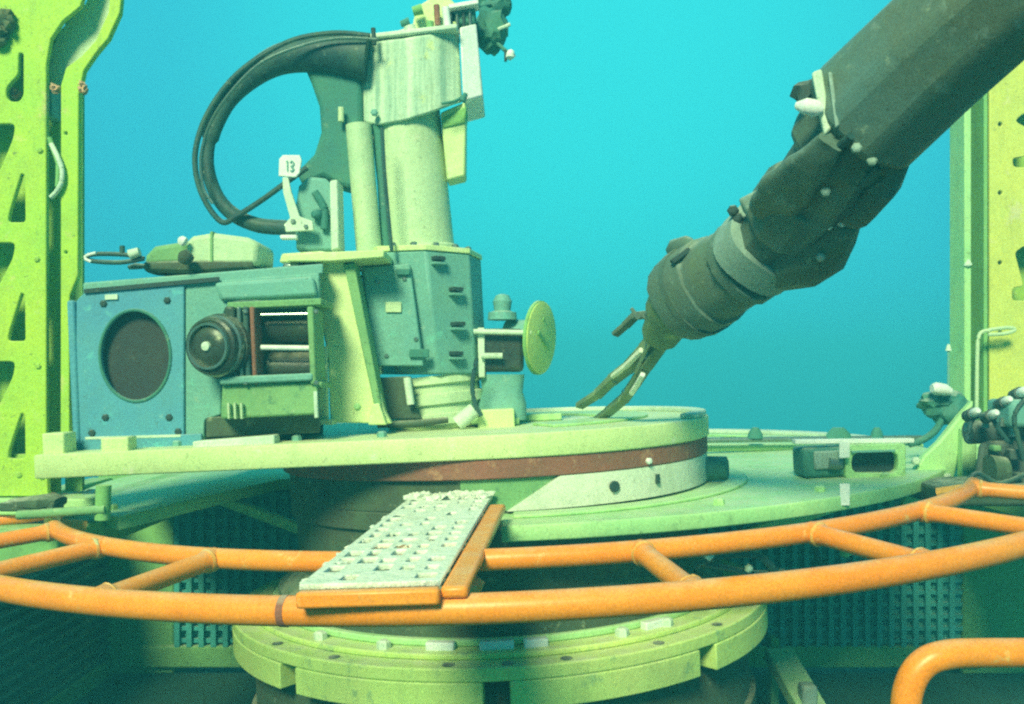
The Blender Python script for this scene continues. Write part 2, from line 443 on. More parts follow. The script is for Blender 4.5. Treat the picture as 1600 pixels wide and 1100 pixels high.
t = thing('conductor_housing', 'dark green round conductor housing under the notched flange', 'housing', (NECK[0], CY, zh(1.15)), True)
MB().lathe((NECK[0], CY, 0.0), (0, 0, 1), [(-0.2, 0.69), (zh(0.72), 0.69), (zh(0.66), 0.66)], 96).build('housing_body', 'body_dark', t)
MB().sector(NECK, 0.688, 0.705, zh(0.90), zh(0.86)).build('band', 'body_dark', t)

t = thing('neck_flange', 'bright green notched round flange below the orange ring', 'flange', (NECK[0], CY, zh(0.68)), True)
nfp = MB().sector(NECK, 0.50, 0.742, zh(0.630), zh(0.600)).build('flange_plate', 'neck', t, 0.004)
MB().sector(NECK, 0.50, 0.690, zh(0.600), zh(0.586)).build('raised_face', 'neck', t, 0.004)
MB().sector(NECK, 0.50, 0.640, zh(0.586), zh(0.570)).build('inner_step', 'flange', t, 0.004)
for k in range(9):
    a = 40 * k
    MB().sector(NECK, 0.69, 0.744, zh(0.690), zh(0.630), a + 2.2, a + 37.8, 22).build('skirt_segment', 'neck', t, 0.003)
for a in (-46, -30, -8, 2, 12, 30, 46):
    p = polar(NECK, 0.717, a, zh(0.600)); MB().lathe(p, (0, 0, 1), [(-0.002, 0.013), (0.0015, 0.013)], 16).build('bolt_hole', 'ink', nfp)
for a in (-60, -38, -22, 25, 36, 52):
    bolt(t, polar(NECK, 0.665, a, zh(0.586)), (0, 0, 1), 0.016, 0.016, 'pale')
for a, w in ((-10.6, 5.5), (0.2, 6.5), (7.6, 4.6), (33, 5)):
    MB().sector(NECK, 0.645, 0.668, zh(0.588), zh(0.568), a - w / 2, a + w / 2, 6).build('anode', 'white', t, 0.003, 'small white anode block on the flange step')

t = thing('wellhead_hub', 'round hub with rusty band and pale lower band under the deck', 'hub', (HUB[0], CY, zh(0.6)), True)
MB().lathe((HUB[0], CY, zh(0.59)), (0, 0, 1), [(0, 0.625), (0.05, 0.625), (0.10, 0.565), (0.33, 0.575)], 96).build('hub_body', 'body_dark', t)
MB().sector(HUB, 0.40, 0.583, zh(0.300), zh(0.2255)).build('shade_band', 'body_dark', t, 0.003)  # dark colour paints the deck's shadow onto the hub band
MB().sector(HUB, 0.578, 0.587, zh(0.2985), zh(0.227), -7, 18, 14).build('half_shade_band', 'mount', t)  # mid-green strip softens the painted shadow edge
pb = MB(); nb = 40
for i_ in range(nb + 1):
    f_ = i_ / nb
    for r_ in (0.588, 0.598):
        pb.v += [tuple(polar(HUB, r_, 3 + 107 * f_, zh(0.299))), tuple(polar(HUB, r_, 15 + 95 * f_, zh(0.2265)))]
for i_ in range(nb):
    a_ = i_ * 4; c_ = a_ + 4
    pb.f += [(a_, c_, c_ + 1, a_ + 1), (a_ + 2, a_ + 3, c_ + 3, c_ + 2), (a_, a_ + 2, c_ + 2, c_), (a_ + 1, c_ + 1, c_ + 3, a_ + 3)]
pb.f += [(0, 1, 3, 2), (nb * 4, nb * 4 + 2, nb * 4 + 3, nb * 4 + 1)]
pb.build('lit_band', 'hub_pale', t, 0, 'lit part of the pale hub band, its slanted end a painted shadow edge')  # lit stretch of the band, slanted where the painted shadow ends
MB().sector(HUB, 0.40, 0.582, zh(0.345), zh(0.300)).build('lower_band', 'body_dark', t, 0.003)
MB().sector(HUB, 0.40, 0.600, zh(0.2255), zh(0.180)).build('rust_band', 'rust', t, 0.003, 'rusty red-brown band below the deck plate')
for a, r in ((28, 0.013), (-12, 0.013), (-44, 0.013)):
    p = polar(HUB, 0.599, a, zh(0.262)); d = Vector((math.sin(R(a)), -math.cos(R(a)), 0))
    MB().lathe(p, d, [(-0.003, r), (0.003, r)], 18).build('port_hole', 'ink', t)
p = polar(HUB, 0.599, 41, zh(0.258)); MB().box(p, (0.008, 0.010, 0.024), Matrix.Rotation(R(41), 3, 'Z')).build('slot', 'ink', t)
bolt(t, polar(HUB, 0.601, 38, zh(0.212)), (0.6, -0.8, 0), 0.008, 0.008, 'white')
p = polar(HUB, 0.60, 74, zh(0.270)); MB().lathe(p, (0.96, -0.28, 0), [(-0.03, 0.035), (0.05, 0.032), (0.055, 0.02)], 20).build('side_plug', 'teal_dark', t)

t = thing('collar_flange', 'wide pale green flange behind the hub, inside the orange ring', 'flange', (CX, CY, zh(0.34)), True)
FC = (0.0, 3.30)
fr = 1.45
fo = [polar(FC, fr, a, 0) for a in range(-1, 318, 3)]
fo = [(p.x, p.y) for p in fo] + [(-0.785, 2.97), (-0.55, 3.15), (-0.30, 2.75), (-0.03, 2.5)]
link('flange_plate', plate_mesh(fo, [], 0.034, Matrix.Translation((0, 0, zh(0.323))), 0.004), 'flange', t)
MB().sector(FC, 1.36, 1.43, zh(0.306), zh(0.290), 95, 265, 90).build('back_rim', 'pale', t, 0.003)
MB().sector(FC, 1.18, 1.22, zh(0.306), zh(0.296), 95, 265, 90).build('inner_rim', 'flange', t, 0.003)
MB().sector((CX, CY), 0.606, 0.66, zh(0.306), zh(0.298), 0, 170, 60).build('hub_seat', 'flange', t, 0.003)
for a, r_ in ((20, 1.36), (33, 1.36), (46, 1.36), (62, 1.3), (78, 1.3), (95, 1.3), (-50, 1.40), (-58, 1.38), (-68, 1.38)):
    bolt(t, polar(FC, r_, a, zh(0.306)), (0, 0, 1), 0.013, 0.012, 'flange')
for a in (75, 135, 195, 255):
    MB().bar(polar((CX, CY), 0.57, a, zh(0.48)), polar((CX, CY), 0.97, a, zh(0.345)), 0.03, 0.03).build('gusset_bar', 'flange', t, 0.003)

# ------------------------------------------------------------------ orange guide ring
t = thing('guide_ring', 'bright orange tubular double guard ring with radial spokes round the wellhead', 'guard ring', (CX, CY, zh(0.33)), True)
outer = [polar((CX, CY), 1.43, -96 + 188 * k / 110, zh(0.300)) for k in range(111)]
inner = [polar((CX, CY), 1.19, -90 + 150 * k / 80, zh(0.285)) for k in range(81)]
MB().tube(outer, 0.0205, 18).build('outer_rail', 'orange', t)
MB().tube(inner, 0.0175, 16).build('inner_rail', 'orange', t)
# welded sleeve joint on the front of the outer rail
jt = [polar((CX, CY), 1.43, a, zh(0.300)) for a in (-12.6, -12.2)]
MB().tube(jt, 0.0213, 18).build('joint_seam', 'rust', t)
for a in (-88, -72, -55, -40.5, -25.2, 9.8, 25.2, 40, 57):
    m_ = 'orange'
    sp_ = [polar((CX, CY), r_, a, zh(0.285 + 0.015 * (r_ - 1.19) / 0.24)) for r_ in (1.19, 1.205, 1.214, 1.225, 1.395, 1.406, 1.412, 1.43)]
    so = MB().loft([(p_, w_, w_) for p_, w_ in zip(sp_, (0.019, 0.0205, 0.0185, 0.0165, 0.0165, 0.0185, 0.0215, 0.020))], 16).build('spoke', m_, t)
    for k_, w_ in ((1, 0.0212), (6, 0.0222)):
        wb = MB(); wb.loft([(sp_[k_].lerp(sp_[k_ + (1 if k_ == 1 else -1)], f_), w_ - 0.004 * abs(f_ - .5), w_ - 0.004 * abs(f_ - .5)) for f_ in (0, .25, .5, .75, 1)], 18).lumps(0.0015, 90, a).build('weld_bead', 'orange_faded', so)
for a in (58, -62, -80):
    MB().tube([polar((CX, CY), 1.19, a, zh(0.287)), polar((CX, CY), 1.12, a, zh(0.300))], 0.012, 10).build('bracket_arm', 'orange_faded', t)
MB().lathe(polar((CX, CY), 1.205, -3.6, zh(0.318)), (0, 0, 1), [(-0.012, 0.024), (0, 0.030), (0.008, 0.02)], 18).build('clamp_pad', 'orange_faded', t)

# encrusted plank from the ring in to the hub
t = thing('step_plank', 'pale perforated plank crusted with growth, resting on the orange ring', 'plank', (-0.17, 1.6, zh(0.33)), True)
A0, A1 = PA(577, 917, 1.165), PA(706, 800, 2.00)
d = (A1 - A0); d.z = 0; d.normalize(); sd = Vector((d.y, -d.x, 0))
zt = (A0.z + A1.z) / 2
La = 0.0; Lb = (A1 - A0).length
W = 0.185
def pk(u, v, z): return Vector((A0.x, A0.y, 0)) + d * u + sd * v + Vector((0, 0, z))
zb = zh(0.262)
def plank_box(u0, u1, v0, v1, z0, z1):
    return MB().hexa([pk(u0, v0, z0), pk(u0, v1, z0), pk(u1, v1, z0), pk(u1, v0, z0), pk(u0, v0, z1), pk(u0, v1, z1), pk(u1, v1, z1), pk(u1, v0, z1)])
plank_box(0, Lb, -W / 2, W / 2, zb - 0.026, zb - 0.020).build('board', 'crust_board', t, 0.002)
plank_box(-0.004, Lb - 0.1, W / 2 + 0.001, W / 2 + 0.036, zb - 0.020, zb - 0.004).build('side_rail', 'orange', t, 0.005)
plank_box(-0.020, -0.001, -W / 2, W / 2 + 0.001, zb - 0.024, zb - 0.003).build('end_rail', 'orange', t, 0.004)
rnd = random.Random(3)
slots = []
nu, nv = 15, 5
for i in range(nu):
    for j in range(nv):
        if rnd.random() < 0.30: continue
        u0 = 0.012 + (Lb - 0.03) * (i + 0.08) / nu; u1 = 0.012 + (Lb - 0.03) * (i + rnd.uniform(0.6, 0.88)) / nu
        v0 = -W / 2 + 0.006 + (W - 0.012) * (j + rnd.uniform(0.06, 0.3)) / nv; v1 = -W / 2 + 0.006 + (W - 0.012) * (j + rnd.uniform(0.65, 0.92)) / nv
        slots.append(roundpoly([(u0, v0), (u1, v0), (u1, v1), (u0, v1)], 0.004, 2))
M_pl = Matrix(((d.x, sd.x, 0, A0.x), (d.y, sd.y, 0, A0.y), (0, 0, 1, zb), (0, 0, 0, 1)))
link('perforated_sheet', plate_mesh([(0, -W / 2), (Lb, -W / 2), (Lb, W / 2), (0, W / 2)], slots, 0.008, M_pl, 0.001), 'crust', t)
cr_ = MB()
for k in range(420):
    u, v = rnd.uniform(0.0, Lb), rnd.uniform(-W / 2, W / 2)
    if noise.noise(Vector((u * 14, v * 22, 2.0))) < 0.17: continue
    r = rnd.choice((0.002, 0.002, 0.003, 0.004, 0.006))
    cr_.blob(pk(u, v, zb + 0.003), r, k, 1, 0.9, 2.0, (rnd.uniform(0.8, 1.8), rnd.uniform(0.7, 1.5), rnd.uniform(0.2, 0.5)))
for k in range(60):
    u, v = Lb - abs(rnd.gauss(0, 0.03)) + 0.01, rnd.uniform(-W / 2, W / 2)
    cr_.blob(pk(u, v, zb + 0.006), rnd.uniform(0.004, 0.013), k + 1900, 1, 0.9, 2.0, (1.4, 1, rnd.uniform(0.5, 1.2)))
for k in range(24):
    cr_.blob(pk(rnd.uniform(0, Lb), -W / 2 + rnd.gauss(0, 0.004), zb), rnd.uniform(0.003, 0.008), k + 2900, 1, 0.9, 2.0, (1.2, 1, 0.7))
c = cr_.build('crust', 'crust', t); c['kind'] = 'stuff'

# ------------------------------------------------------------------ deck plate on the hub
t = thing('deck_plate', 'thick pale yellow-green deck plate, straight at one end and round at the other', 'deck plate', (HUB[0], CY, zh(0.18)), True)
arc = [(HUB[0] + 0.606 * math.sin(R(a)), CY - 0.606 * math.cos(R(a))) for a in range(0, 181, 5)]
outl = [(-1.06, 1.994)] + arc + [(-1.06, 3.206)]
me = plate_mesh(outl, [], 0.054, Matrix.Translation((0, 0, zh(0.153))), 0.004)
link('plate', me, 'deck', t)
rim_o = arc; ring = MB()
for (x_, y_) in [arc[0]]: pass
MB().sector((HUB[0], CY), 0.560, 0.600, zh(0.126), zh(0.112), 60, 205, 70).build('back_rim', 'pale', t, 0.003)
MB().sector((HUB[0], CY), 0.30, 0.44, zh(0.126), zh(0.119), 20, 200, 60).build('wear_ring', 'flange', t, 0.002)
MB().box((-0.625, 2.05, zh(0.121)), (0.185, 0.05, 0.022), Matrix.Rotation(R(-2), 3, 'Y')).build('pad_strip', 'pale', t, 0.003)
MB().box((-0.885, 2.03, zh(0.112)), (0.062, 0.05, 0.034)).build('lug', 'deck', t, 0.004)
MB().box((-1.03, 2.05, zh(0.105)), (0.05, 0.06, 0.05)).build('lug', 'deck', t, 0.004)
MB().box((-0.035, 2.35, zh(0.105)), (0.095, 0.10, 0.05)).build('stop_block', 'deck', t, 0.004)
MB().box((0.02, 2.55, zh(0.115)), (0.25, 0.08, 0.02)).build('stop_block', 'flange', t, 0.004)
for x_ in (-0.95, -0.78, -0.5, -0.3):
    bolt(t, (x_, 2.10, zh(0.126)), (0, 0, 1), 0.012, 0.012, 'teal')

# ------------------------------------------------------------------ blue actuator box
YB = 2.12
def rect_plate(t, name, corners, y, thick, m, holes=(), rnd_=0.006, bevel=0.003, label=None):
    q = [PA(cx, cy, y) for cx, cy in corners]; o0 = q[0]
    M4 = basis(o0, (1, 0, 0), (0, 0, 1))
    ol = [((p - o0).x, (p - o0).z) for p in q]
    hs = []
    for (hx, hy, rx, ry) in holes:
        p = PA(hx, hy, y) - o0
        hs.append(circ((p.x, p.z), rx / F * y, 36, ry / F * y))
    return link(name, plate_mesh(roundpoly(ol, rnd_, 3), hs, thick, M4, bevel), m, t, label=label)

t = thing('actuator_box', 'blue square actuator box with a large dark round port on the deck', 'actuator', PA(205, 705, YB), True)
fp = rect_plate(t, 'front_panel', [(122, 706), (122, 470), (138, 455), (290, 442), (290, 700)], YB, 0.02, 'blue', [(214, 556, 55, 71)])
p = PA(214, 556, YB)
MB().lathe(p + Vector((0, 0.012, 0)), (0, 1, 0), [(0, 0.108), (0.02, 0.108)], 40).build('round_port', 'port_dark', t, 0, 'dark grey round port in the blue panel')
tub = MB(); ringp = [p + Vector((math.cos(a) * 55 / F * YB, -0.010, math.sin(a) * 71 / F * YB)) for a in [2 * math.pi * k / 48 for k in range(48)]]
tub.tube(ringp, 0.004, 8, True, Vector((0, 1, 0))).build('port_lip', 'teal_dark', fp)
MB().box(PA(205, 580, YB) + Vector((0.01, 0.16, 0)), (0.235, 0.28, 0.34)).build('box_body', 'blue', t, 0.01)
rect_plate(t, 'side_panel', [(292, 702), (292, 444), (330, 440), (500, 427), (500, 474), (352, 486), (347, 648), (322, 655), (320, 700)], YB + 0.006, 0.02, 'teal', [])
rect_plate(t, 'recess_back', [(300, 690), (300, 446), (505, 428), (505, 690)], YB + 0.18, 0.01, 'teal_dark', [])
MB().box(PA(123, 585, YB) + Vector((-0.006, 0.01, 0)), (0.018, 0.05, 0.35)).build('edge_flange', 'blue', t, 0.006)
MB().bar(PA(135, 697, YB) + Vector((0, -0.016, 0)), PA(320, 688, YB) + Vector((0, -0.016, 0)), 0.012, 0.035).build('bottom_flange', 'blue', t, 0.003)
MB().bar(PA(140, 684, YB) + Vector((0, -0.016, 0)), PA(288, 680, YB) + Vector((0, -0.016, 0)), 0.014, 0.006).build('ledge', 'pale', t, 0.001)
MB().hexa([PA(130, 462, YB), PA(505, 428, YB), PA(500, 428, YB + .34), PA(140, 462, YB + .34), PA(130, 442, YB), PA(505, 412, YB), PA(500, 412, YB + .34), PA(140, 442, YB + .34)]).build('top_cover', 'teal', t, 0.004)
MB().bar(PA(136, 456, YB) + Vector((0, -0.012, 0)), PA(345, 437, YB) + Vector((0, -0.012, 0)), 0.008, 0.010).build('cover_seam', 'ink', t)
for bx, by in ((165, 475), (264, 470), (168, 652), (267, 652), (147, 676), (281, 674)):
    bolt(fp, PA(bx, by, YB) + Vector((0, -0.010, 0)), (0, -1, 0), 0.009, 0.004, 'ink')
MB().box(PA(178, 465, YB) + Vector((0, -0.012, 0)), (0.03, 0.006, 0.012)).build('maker_plate', 'pale', fp, 0.001)

# motor beside the port
t = thing('electric_motor', 'dark motor with lens-like ringed end and open rod frame beside the blue port', 'motor', PA(400, 590, 2.1), True)
ax = Vector((0.30, 0.95, 0.02)).normalized()
a0 = PA(322, 541, 1.985)
ring_parts = [('lens_glass', 'dark_metal', [(0.004, 0.004), (0.0, 0.020), (0.004, 0.036), (0.012, 0.046)]),
              ('lens_ring', 'steel', [(0.012, 0.044), (0.002, 0.047), (0.002, 0.052), (0.016, 0.054)]),
              ('lens_ring', 'dark_metal', [(0.016, 0.050), (0.010, 0.058), (0.014, 0.064), (0.030, 0.066)]),
              ('lens_ring', 'steel', [(0.030, 0.060), (0.027, 0.066), (0.031, 0.070), (0.045, 0.070)]),
              ('barrel', 'dark_metal', [(0.045, 0.064), (0.048, 0.074), (0.070, 0.075), (0.072, 0.068), (0.20, 0.068)])]
for nm, m_, pr in ring_parts: MB().lathe(a0, ax, pr, 44).build(nm, m_, t)
MB().lathe(a0, ax, [(-0.006, 0.003), (-0.004, 0.010), (0.004, 0.011)], 16).build('hub_nut', 'pale', t)
# open box frame with drums and bright rods to the side
MB().box(PA(440, 478, 2.10), (0.215, 0.13, 0.016)).build('frame_plate', 'mount', t, 0.003)
MB().box(PA(440, 604, 2.10), (0.215, 0.13, 0.014)).build('frame_plate', 'mount', t, 0.003)
for bx, w_, m_ in ((372, 0.022, 'dark_metal'), (386, 0.010, 'steel'), (396, 0.012, 'rubber'), (406, 0.010, 'rust'), (495, 0.014, 'mount')):
    MB().box(PA(bx, 541, 2.075), (w_, 0.11, 0.176)).build('frame_rib', m_, t, 0.004)
MB().cyl(PA(406, 512, 2.115), PA(496, 512, 2.115), 0.036, 0.036, 28).build('drum', 'dark_metal', t)
MB().cyl(PA(406, 574, 2.115), PA(496, 574, 2.115), 0.036, 0.036, 28).build('drum', 'dark_metal', t)
MB().tube([PA(408, 543, 2.045), PA(494, 544, 2.045)], 0.0062, 12).build('push_rod', 'white', t, 0, 'bright polished rod along the motor')
MB().tube([PA(408, 596, 2.05), PA(494, 596, 2.05)], 0.004, 10).build('push_rod', 'steel', t)
MB().tube([PA(408, 492, 2.05), PA(494, 490, 2.05)], 0.0035, 10).build('push_rod', 'steel', t)
MB().tube(spline([PA(352, 486, 2.06), PA(366, 474, 2.06), PA(400, 472, 2.05), PA(430, 476, 2.05)], 6), 0.0045, 8).build('motor_cable', 'rubber', t)
for bx in (384, 494):
    for by in (487, 598): bolt(t, PA(bx, by, 2.02), (0, -1, 0), 0.006, 0.005, 'steel')

t = thing('motor_mount', 'green cast mount below the dark motor', 'mount', PA(420, 660, 2.1), True)
MB().hexa([PA(345, 655, 2.03), PA(497, 648, 2.03), PA(497, 640, 2.2), PA(345, 645, 2.2), PA(348, 598, 2.03), PA(497, 596, 2.03), PA(497, 596, 2.2), PA(348, 598, 2.2)]).build('mount_block', 'mount', t, 0.006)
MB().hexa([PA(322, 684, 2.10), PA(500, 676, 2.10), PA(500, 672, 2.25), PA(322, 678, 2.25), PA(322, 652, 2.10), PA(500, 645, 2.10), PA(500, 645, 2.25), PA(322, 652, 2.25)]).build('shadow_block', 'body_dark', t, 0.004)  # dark block put in for the shadow beneath the mount
for bx in (358, 368, 378):
    MB().box(PA(bx, 642, 2.02), (0.005, 0.012, 0.036)).build('rib', 'column', t, 0.001)
MB().box(PA(494, 632, 2.02), (0.008, 0.012, 0.06)).build('rib', 'pale', t, 0.001)
MB().box(PA(420, 592, 2.04), (0.21, 0.05, 0.018)).build('saddle', 'teal', t, 0.005)
MB().hexa([PA(345, 470, 2.10), PA(497, 462, 2.10), PA(497, 462, 2.2), PA(345, 470, 2.2), PA(335, 442, 2.10), PA(490, 432, 2.10), PA(490, 432, 2.2), PA(335, 442, 2.2)]).build('top_bracket', 'teal', t, 0.008)

# fairing and lever on top of the box
t = thing('rounded_cover', 'pale green rounded cover lying on top of the blue box', 'cover', P(315, 415, 2.2))
MB().prism([P(*p, 2.14) for p in ((292, 414), (288, 378), (300, 368), (332, 363), (385, 370), (404, 378), (402, 414))], (0, 0.15, 0)).build('cover_shell', 'column', t, 0.012)
MB().prism([P(*p, 2.16) for p in ((224, 414), (226, 398), (240, 384), (290, 376), (291, 412))], (0, 0.12, 0)).build('cover_nose', 'mount', t, 0.012)
MB().prism([P(*p, 2.136) for p in ((328, 413), (328, 362), (332, 361), (332, 413))], (0, 0.158, 0)).build('cover_seam', 'mount', t, 0.001)
MB().loft([(P(240, 420, 2.2), 0.06, 0.014, 3), (P(320, 421, 2.2), 0.07, 0.02, 3), (P(405, 417, 2.2), 0.06, 0.012, 3)], 20).build('cover_base', 'body_dark', t)
MB().blob(P(286, 377, 2.12), 0.012, 3, 2, 0.3).build('cap_screw', 'white', t)
MB().blob(P(290, 402, 2.1), 0.018, 5, 2, 0.3).build('latch', 'body_dark', t)

t = thing('lever_handle', 'small dark loop handle at the corner of the blue box', 'handle', P(180, 412, 2.12))
lp = spline([P(225, 404, 2.12), P(190, 410, 2.11), P(145, 408, 2.10), P(134, 402, 2.10), P(150, 397, 2.11), P(195, 398, 2.12), P(225, 404, 2.12)], 6)
MB().tube(lp, 0.0055, 10).build('loop_bar', 'rubber', t)
MB().tube(spline([P(150, 395, 2.09), P(136, 399, 2.09), P(133, 404, 2.09), P(142, 409, 2.09)], 5), 0.0035, 8).build('worn_edge', 'white', t)
MB().cyl(P(203, 398, 2.11), P(218, 393, 2.11), 0.012, 0.010, 16).build('pivot', 'pale', t)
MB().cyl(P(191, 396, 2.12), P(191, 384, 2.12), 0.006, 0.006, 12).build('pivot_pin', 'rubber', t)
MB().loft([(P(202, 418, 2.12), 0.01, 0.005), (P(214, 416, 2.12), 0.02, 0.007), (P(228, 416, 2.12), 0.01, 0.005)], 14).build('slot_cover', 'rubber', t)

# leaning yellow strut plate
t = thing('leaning_strut', 'yellow-green leaning strut plate between motor and tilted column', 'strut', P(550, 660, 2.2))
MB().prism([P(516, 660, 2.2), P(512, 560, 2.2), P(487, 412, 2.2), P(537, 406, 2.2), P(568, 520, 2.2), P(600, 640, 2.2), P(612, 662, 2.2)], (0.0, 0.03, 0)).build('strut_plate', 'deck', t, 0.004)
MB().prism([P(537, 414, 2.19), P(553, 410, 2.19), P(600, 655, 2.19), P(588, 650, 2.19)], (0.0, 0.08, 0)).build('strut_edge', 'mount', t, 0.003)
MB().prism([P(497, 662, 2.18), P(497, 545, 2.18), P(510, 540, 2.18), P(512, 662, 2.18)], (0, 0.02, 0)).build('guide_post', 'column', t, 0.003)
MB().prism([P(575, 664, 2.17), P(580, 632, 2.17), P(592, 630, 2.17), P(604, 664, 2.17)], (0, 0.05, 0)).build('foot', 'deck', t, 0.003)
MB().prism([P(488, 664, 2.16), P(488, 656, 2.16), P(520, 656, 2.16), P(520, 664, 2.16)], (0, 0.05, 0)).build('foot', 'column', t, 0.002)
bolt(t, P(558, 635, 2.2), (0, -1, 0), 0.009, 0.006, 'flange')

# ------------------------------------------------------------------ tilted swivel column
YC = 2.45
def axp(px, py): return P(px, py, YC)
t = thing('swivel_column', 'tilted column with faceted teal housing and streaked pale head', 'column', P(690, 662, YC))
base_, top_ = axp(684, 640), axp(634, 190)
axd = (top_ - base_).normalized()
Lc = (top_ - base_).length
q = lambda py: base_ + axd * ((640 - py) / 450 * Lc)
pxm = YC / F
MB().lathe(q(400), axd, [(0, 54 * pxm), (0.40, 55 * pxm)], 48).build('column_tube', 'column', t)
MB().lathe(q(398), axd, [(0, 62 * pxm), (0.012, 62 * pxm), (0.016, 57 * pxm)], 48).build('column_collar', 'column', t, 0.002)
# faceted housing
hb_ = MB()
def facet(py, r, rot=10):
    c_ = q(py); sd_, up_ = frame_of(axd, Vector((0, 1, 0)))
    return [c_ + (Vector((1, 0, 0)) * math.cos(R(rot + 45 * k)) + Vector((0, 1, 0)) * math.sin(R(rot + 45 * k))) * r for k in range(8)]
r0 = facet(404, 95 * pxm); r1 = facet(585, 84 * pxm)
hb_.add(r1 + r0, [tuple(reversed(range(8))), tuple(range(8, 16))] + [(i, (i + 1) % 8, (i + 1) % 8 + 8, i + 8) for i in range(8)])
hb_.smooth = 10
hsg = hb_.build('housing', 'teal', t, 0.006)
h2 = MB(); r0 = facet(396, 97 * pxm); r1 = facet(404, 97 * pxm); h2.smooth = 10
h2.add(r1 + r0, [tuple(reversed(range(8))), tuple(range(8, 16))] + [(i, (i + 1) % 8, (i + 1) % 8 + 8, i + 8) for i in range(8)])
h2.build('housing_rim', 'deck', t, 0.002)
MB().prism([P(448, 408, 2.16), P(448, 398, 2.16), P(500, 394, 2.16), P(600, 390, 2.16), P(600, 402, 2.16), P(520, 408, 2.16)], (0, 0.16, 0)).build('shelf_plate', 'deck', t, 0.003)
# front cover plate, slots and bolts of the housing
YF = YC - 0.172
MB().prism([P(585, 572, YF), P(566, 418, YF), P(640, 412, YF), P(662, 572, YF)], (0, 0.02, 0)).build('cover_plate', 'teal', t, 0.004)
for sx, sy, w_, h_, m_ in ((630, 425, .034, .016, 'teal_dark'), (655, 552, .05, .022, 'teal_dark')):
    MB().box(P(sx, sy, YF - 0.004), (w_, 0.012, h_)).build('slot', m_, hsg, 0.002)
for sx, sy, yy in ((684, 404, YF + 0.02), (712, 452, YF + 0.045), (715, 506, YF + 0.045), (712, 552, YF + 0.045)):
    MB().box(P(sx, sy, yy), (0.030, 0.03, 0.010), Matrix.Rotation(R(35), 3, 'Z')).build('slot', 'ink', hsg, 0.001)
    MB().box(P(sx, sy + 8, yy), (0.034, 0.03, 0.006), Matrix.Rotation(R(35), 3, 'Z')).build('slot_lip', 'teal', hsg, 0.001)
for sx, sy in ((555, 418), (568, 498), (584, 577)):
    MB().cyl(P(sx - 8, sy, YF + 0.02), P(sx + 10, sy + 1, YF + 0.02), 0.010, 0.010, 12).build('bolt', 'pale', hsg)
    MB().cyl(P(sx + 3, sy + 18, YF + 0.01), P(sx + 9, sy + 19, YF + 0.01), 0.012, 0.012, 12).build('bolt', 'ink', hsg)
MB().prism([P(562, 410, YF + .02), P(575, 410, YF + .02), P(596, 585, YF + .02), P(584, 585, YF + .02)], (0, 0.05, 0)).build('edge_strip', 'column', t, 0.003)
# stepped rings at the foot
prof = []
for py, r in ((588, 74), (600, 76), (602, 70), (614, 70), (616, 77), (630, 77), (632, 71), (644, 71), (646, 79), (660, 79), (668, 70)):
    prof.append(((588 - py) / 450 * Lc, r * pxm))
MB().lathe(q(588) , axd, prof, 48).build('foot_rings', 'column', t)
MB().prism([P(590, 655, YF + .02), P(588, 590, YF + .02), P(640, 588, YF + .02), P(648, 640, YF + .02), P(660, 655, YF + .02)], (0, 0.05, 0)).build('foot_guard', 'body_dark', t, 0.004)
MB().cyl(P(636, 590, YF), P(642, 632, YF), 0.010, 0.010, 14).build('pin', 'pale', t)
MB().loft([(P(590, 664, YF), .012, .008), (P(650, 662, YF), .016, .010), (P(700, 656, YF), .012, .008)], 12).build('seal_lip', 'body_dark', t)
MB().cyl(P(715, 662, YF), P(742, 640, YF), 0.02, 0.02, 14).build('grease_tube', 'pale', t)
# pipe and shaded gap beside the column
MB().tube([P(560, 196, 2.36), P(568, 290, 2.36), P(577, 396, 2.36)], 0.034, 18).build('side_pipe', 'column', t)
MB().tube([P(590, 190, 2.38), P(598, 290, 2.38), P(604, 396, 2.38)], 0.014, 12).build('shade_gap', 'teal_dark', t)  # dark tube painted in for the shaded gap next to the pipe
MB().prism([P(688, 175, 2.40), P(728, 158, 2.40), P(727, 275, 2.40), P(698, 282, 2.40)], (0, 0.08, 0)).build('side_block', 'deck', t, 0.006)
MB().prism([P(690, 185, 2.395), P(729, 165, 2.395), P(727, 192, 2.395), P(692, 200, 2.395)], (0, 0.085, 0)).build('clamp_band', 'channel', t, 0.003)

for pts_, r_, m_ in (([(612, 392), (606, 330), (600, 260), (597, 200)], 0.005, 'rubber'),
                     ([(745, 560), (738, 600), (742, 630), (752, 650)], 0.006, 'rubber'),
                     ([(560, 430), (552, 470), (560, 520), (575, 560), (580, 600)], 0.005, 'rubber')):
    MB().tube(spline([P(x_, y_, 2.27) for x_, y_ in pts_], 6), r_, 8).build('control_line', m_, t)
for k in range(7):
    p_ = q(396) + (Vector((1, 0, 0)) * math.cos(R(200 + 23 * k)) + Vector((0, 1, 0)) * math.sin(R(200 + 23 * k))) * (82 * pxm)
    bolt(t, p_, axd, 0.009, 0.010, 'steel')
MB().box(P(615, 480, YF - 0.002), (0.040, 0.008, 0.026)).build('data_plate', 'column', hsg, 0.001)
for sx, sy in ((590, 440), (632, 436), (604, 556), (650, 530)):
    bolt(hsg, P(sx, sy, YF), (0, -1, 0), 0.006, 0.005, 'steel')

# streaked head casting
YH = 2.34
t2 = t
head = MB()
hp = [(548, 66), (560, 60), (620, 62), (700, 46), (745, 38), (748, 90), (755, 150), (722, 156), (690, 172), (640, 186), (600, 195), (552, 188)]
def hx(px, py, dy): return P(px, py, YH + dy)
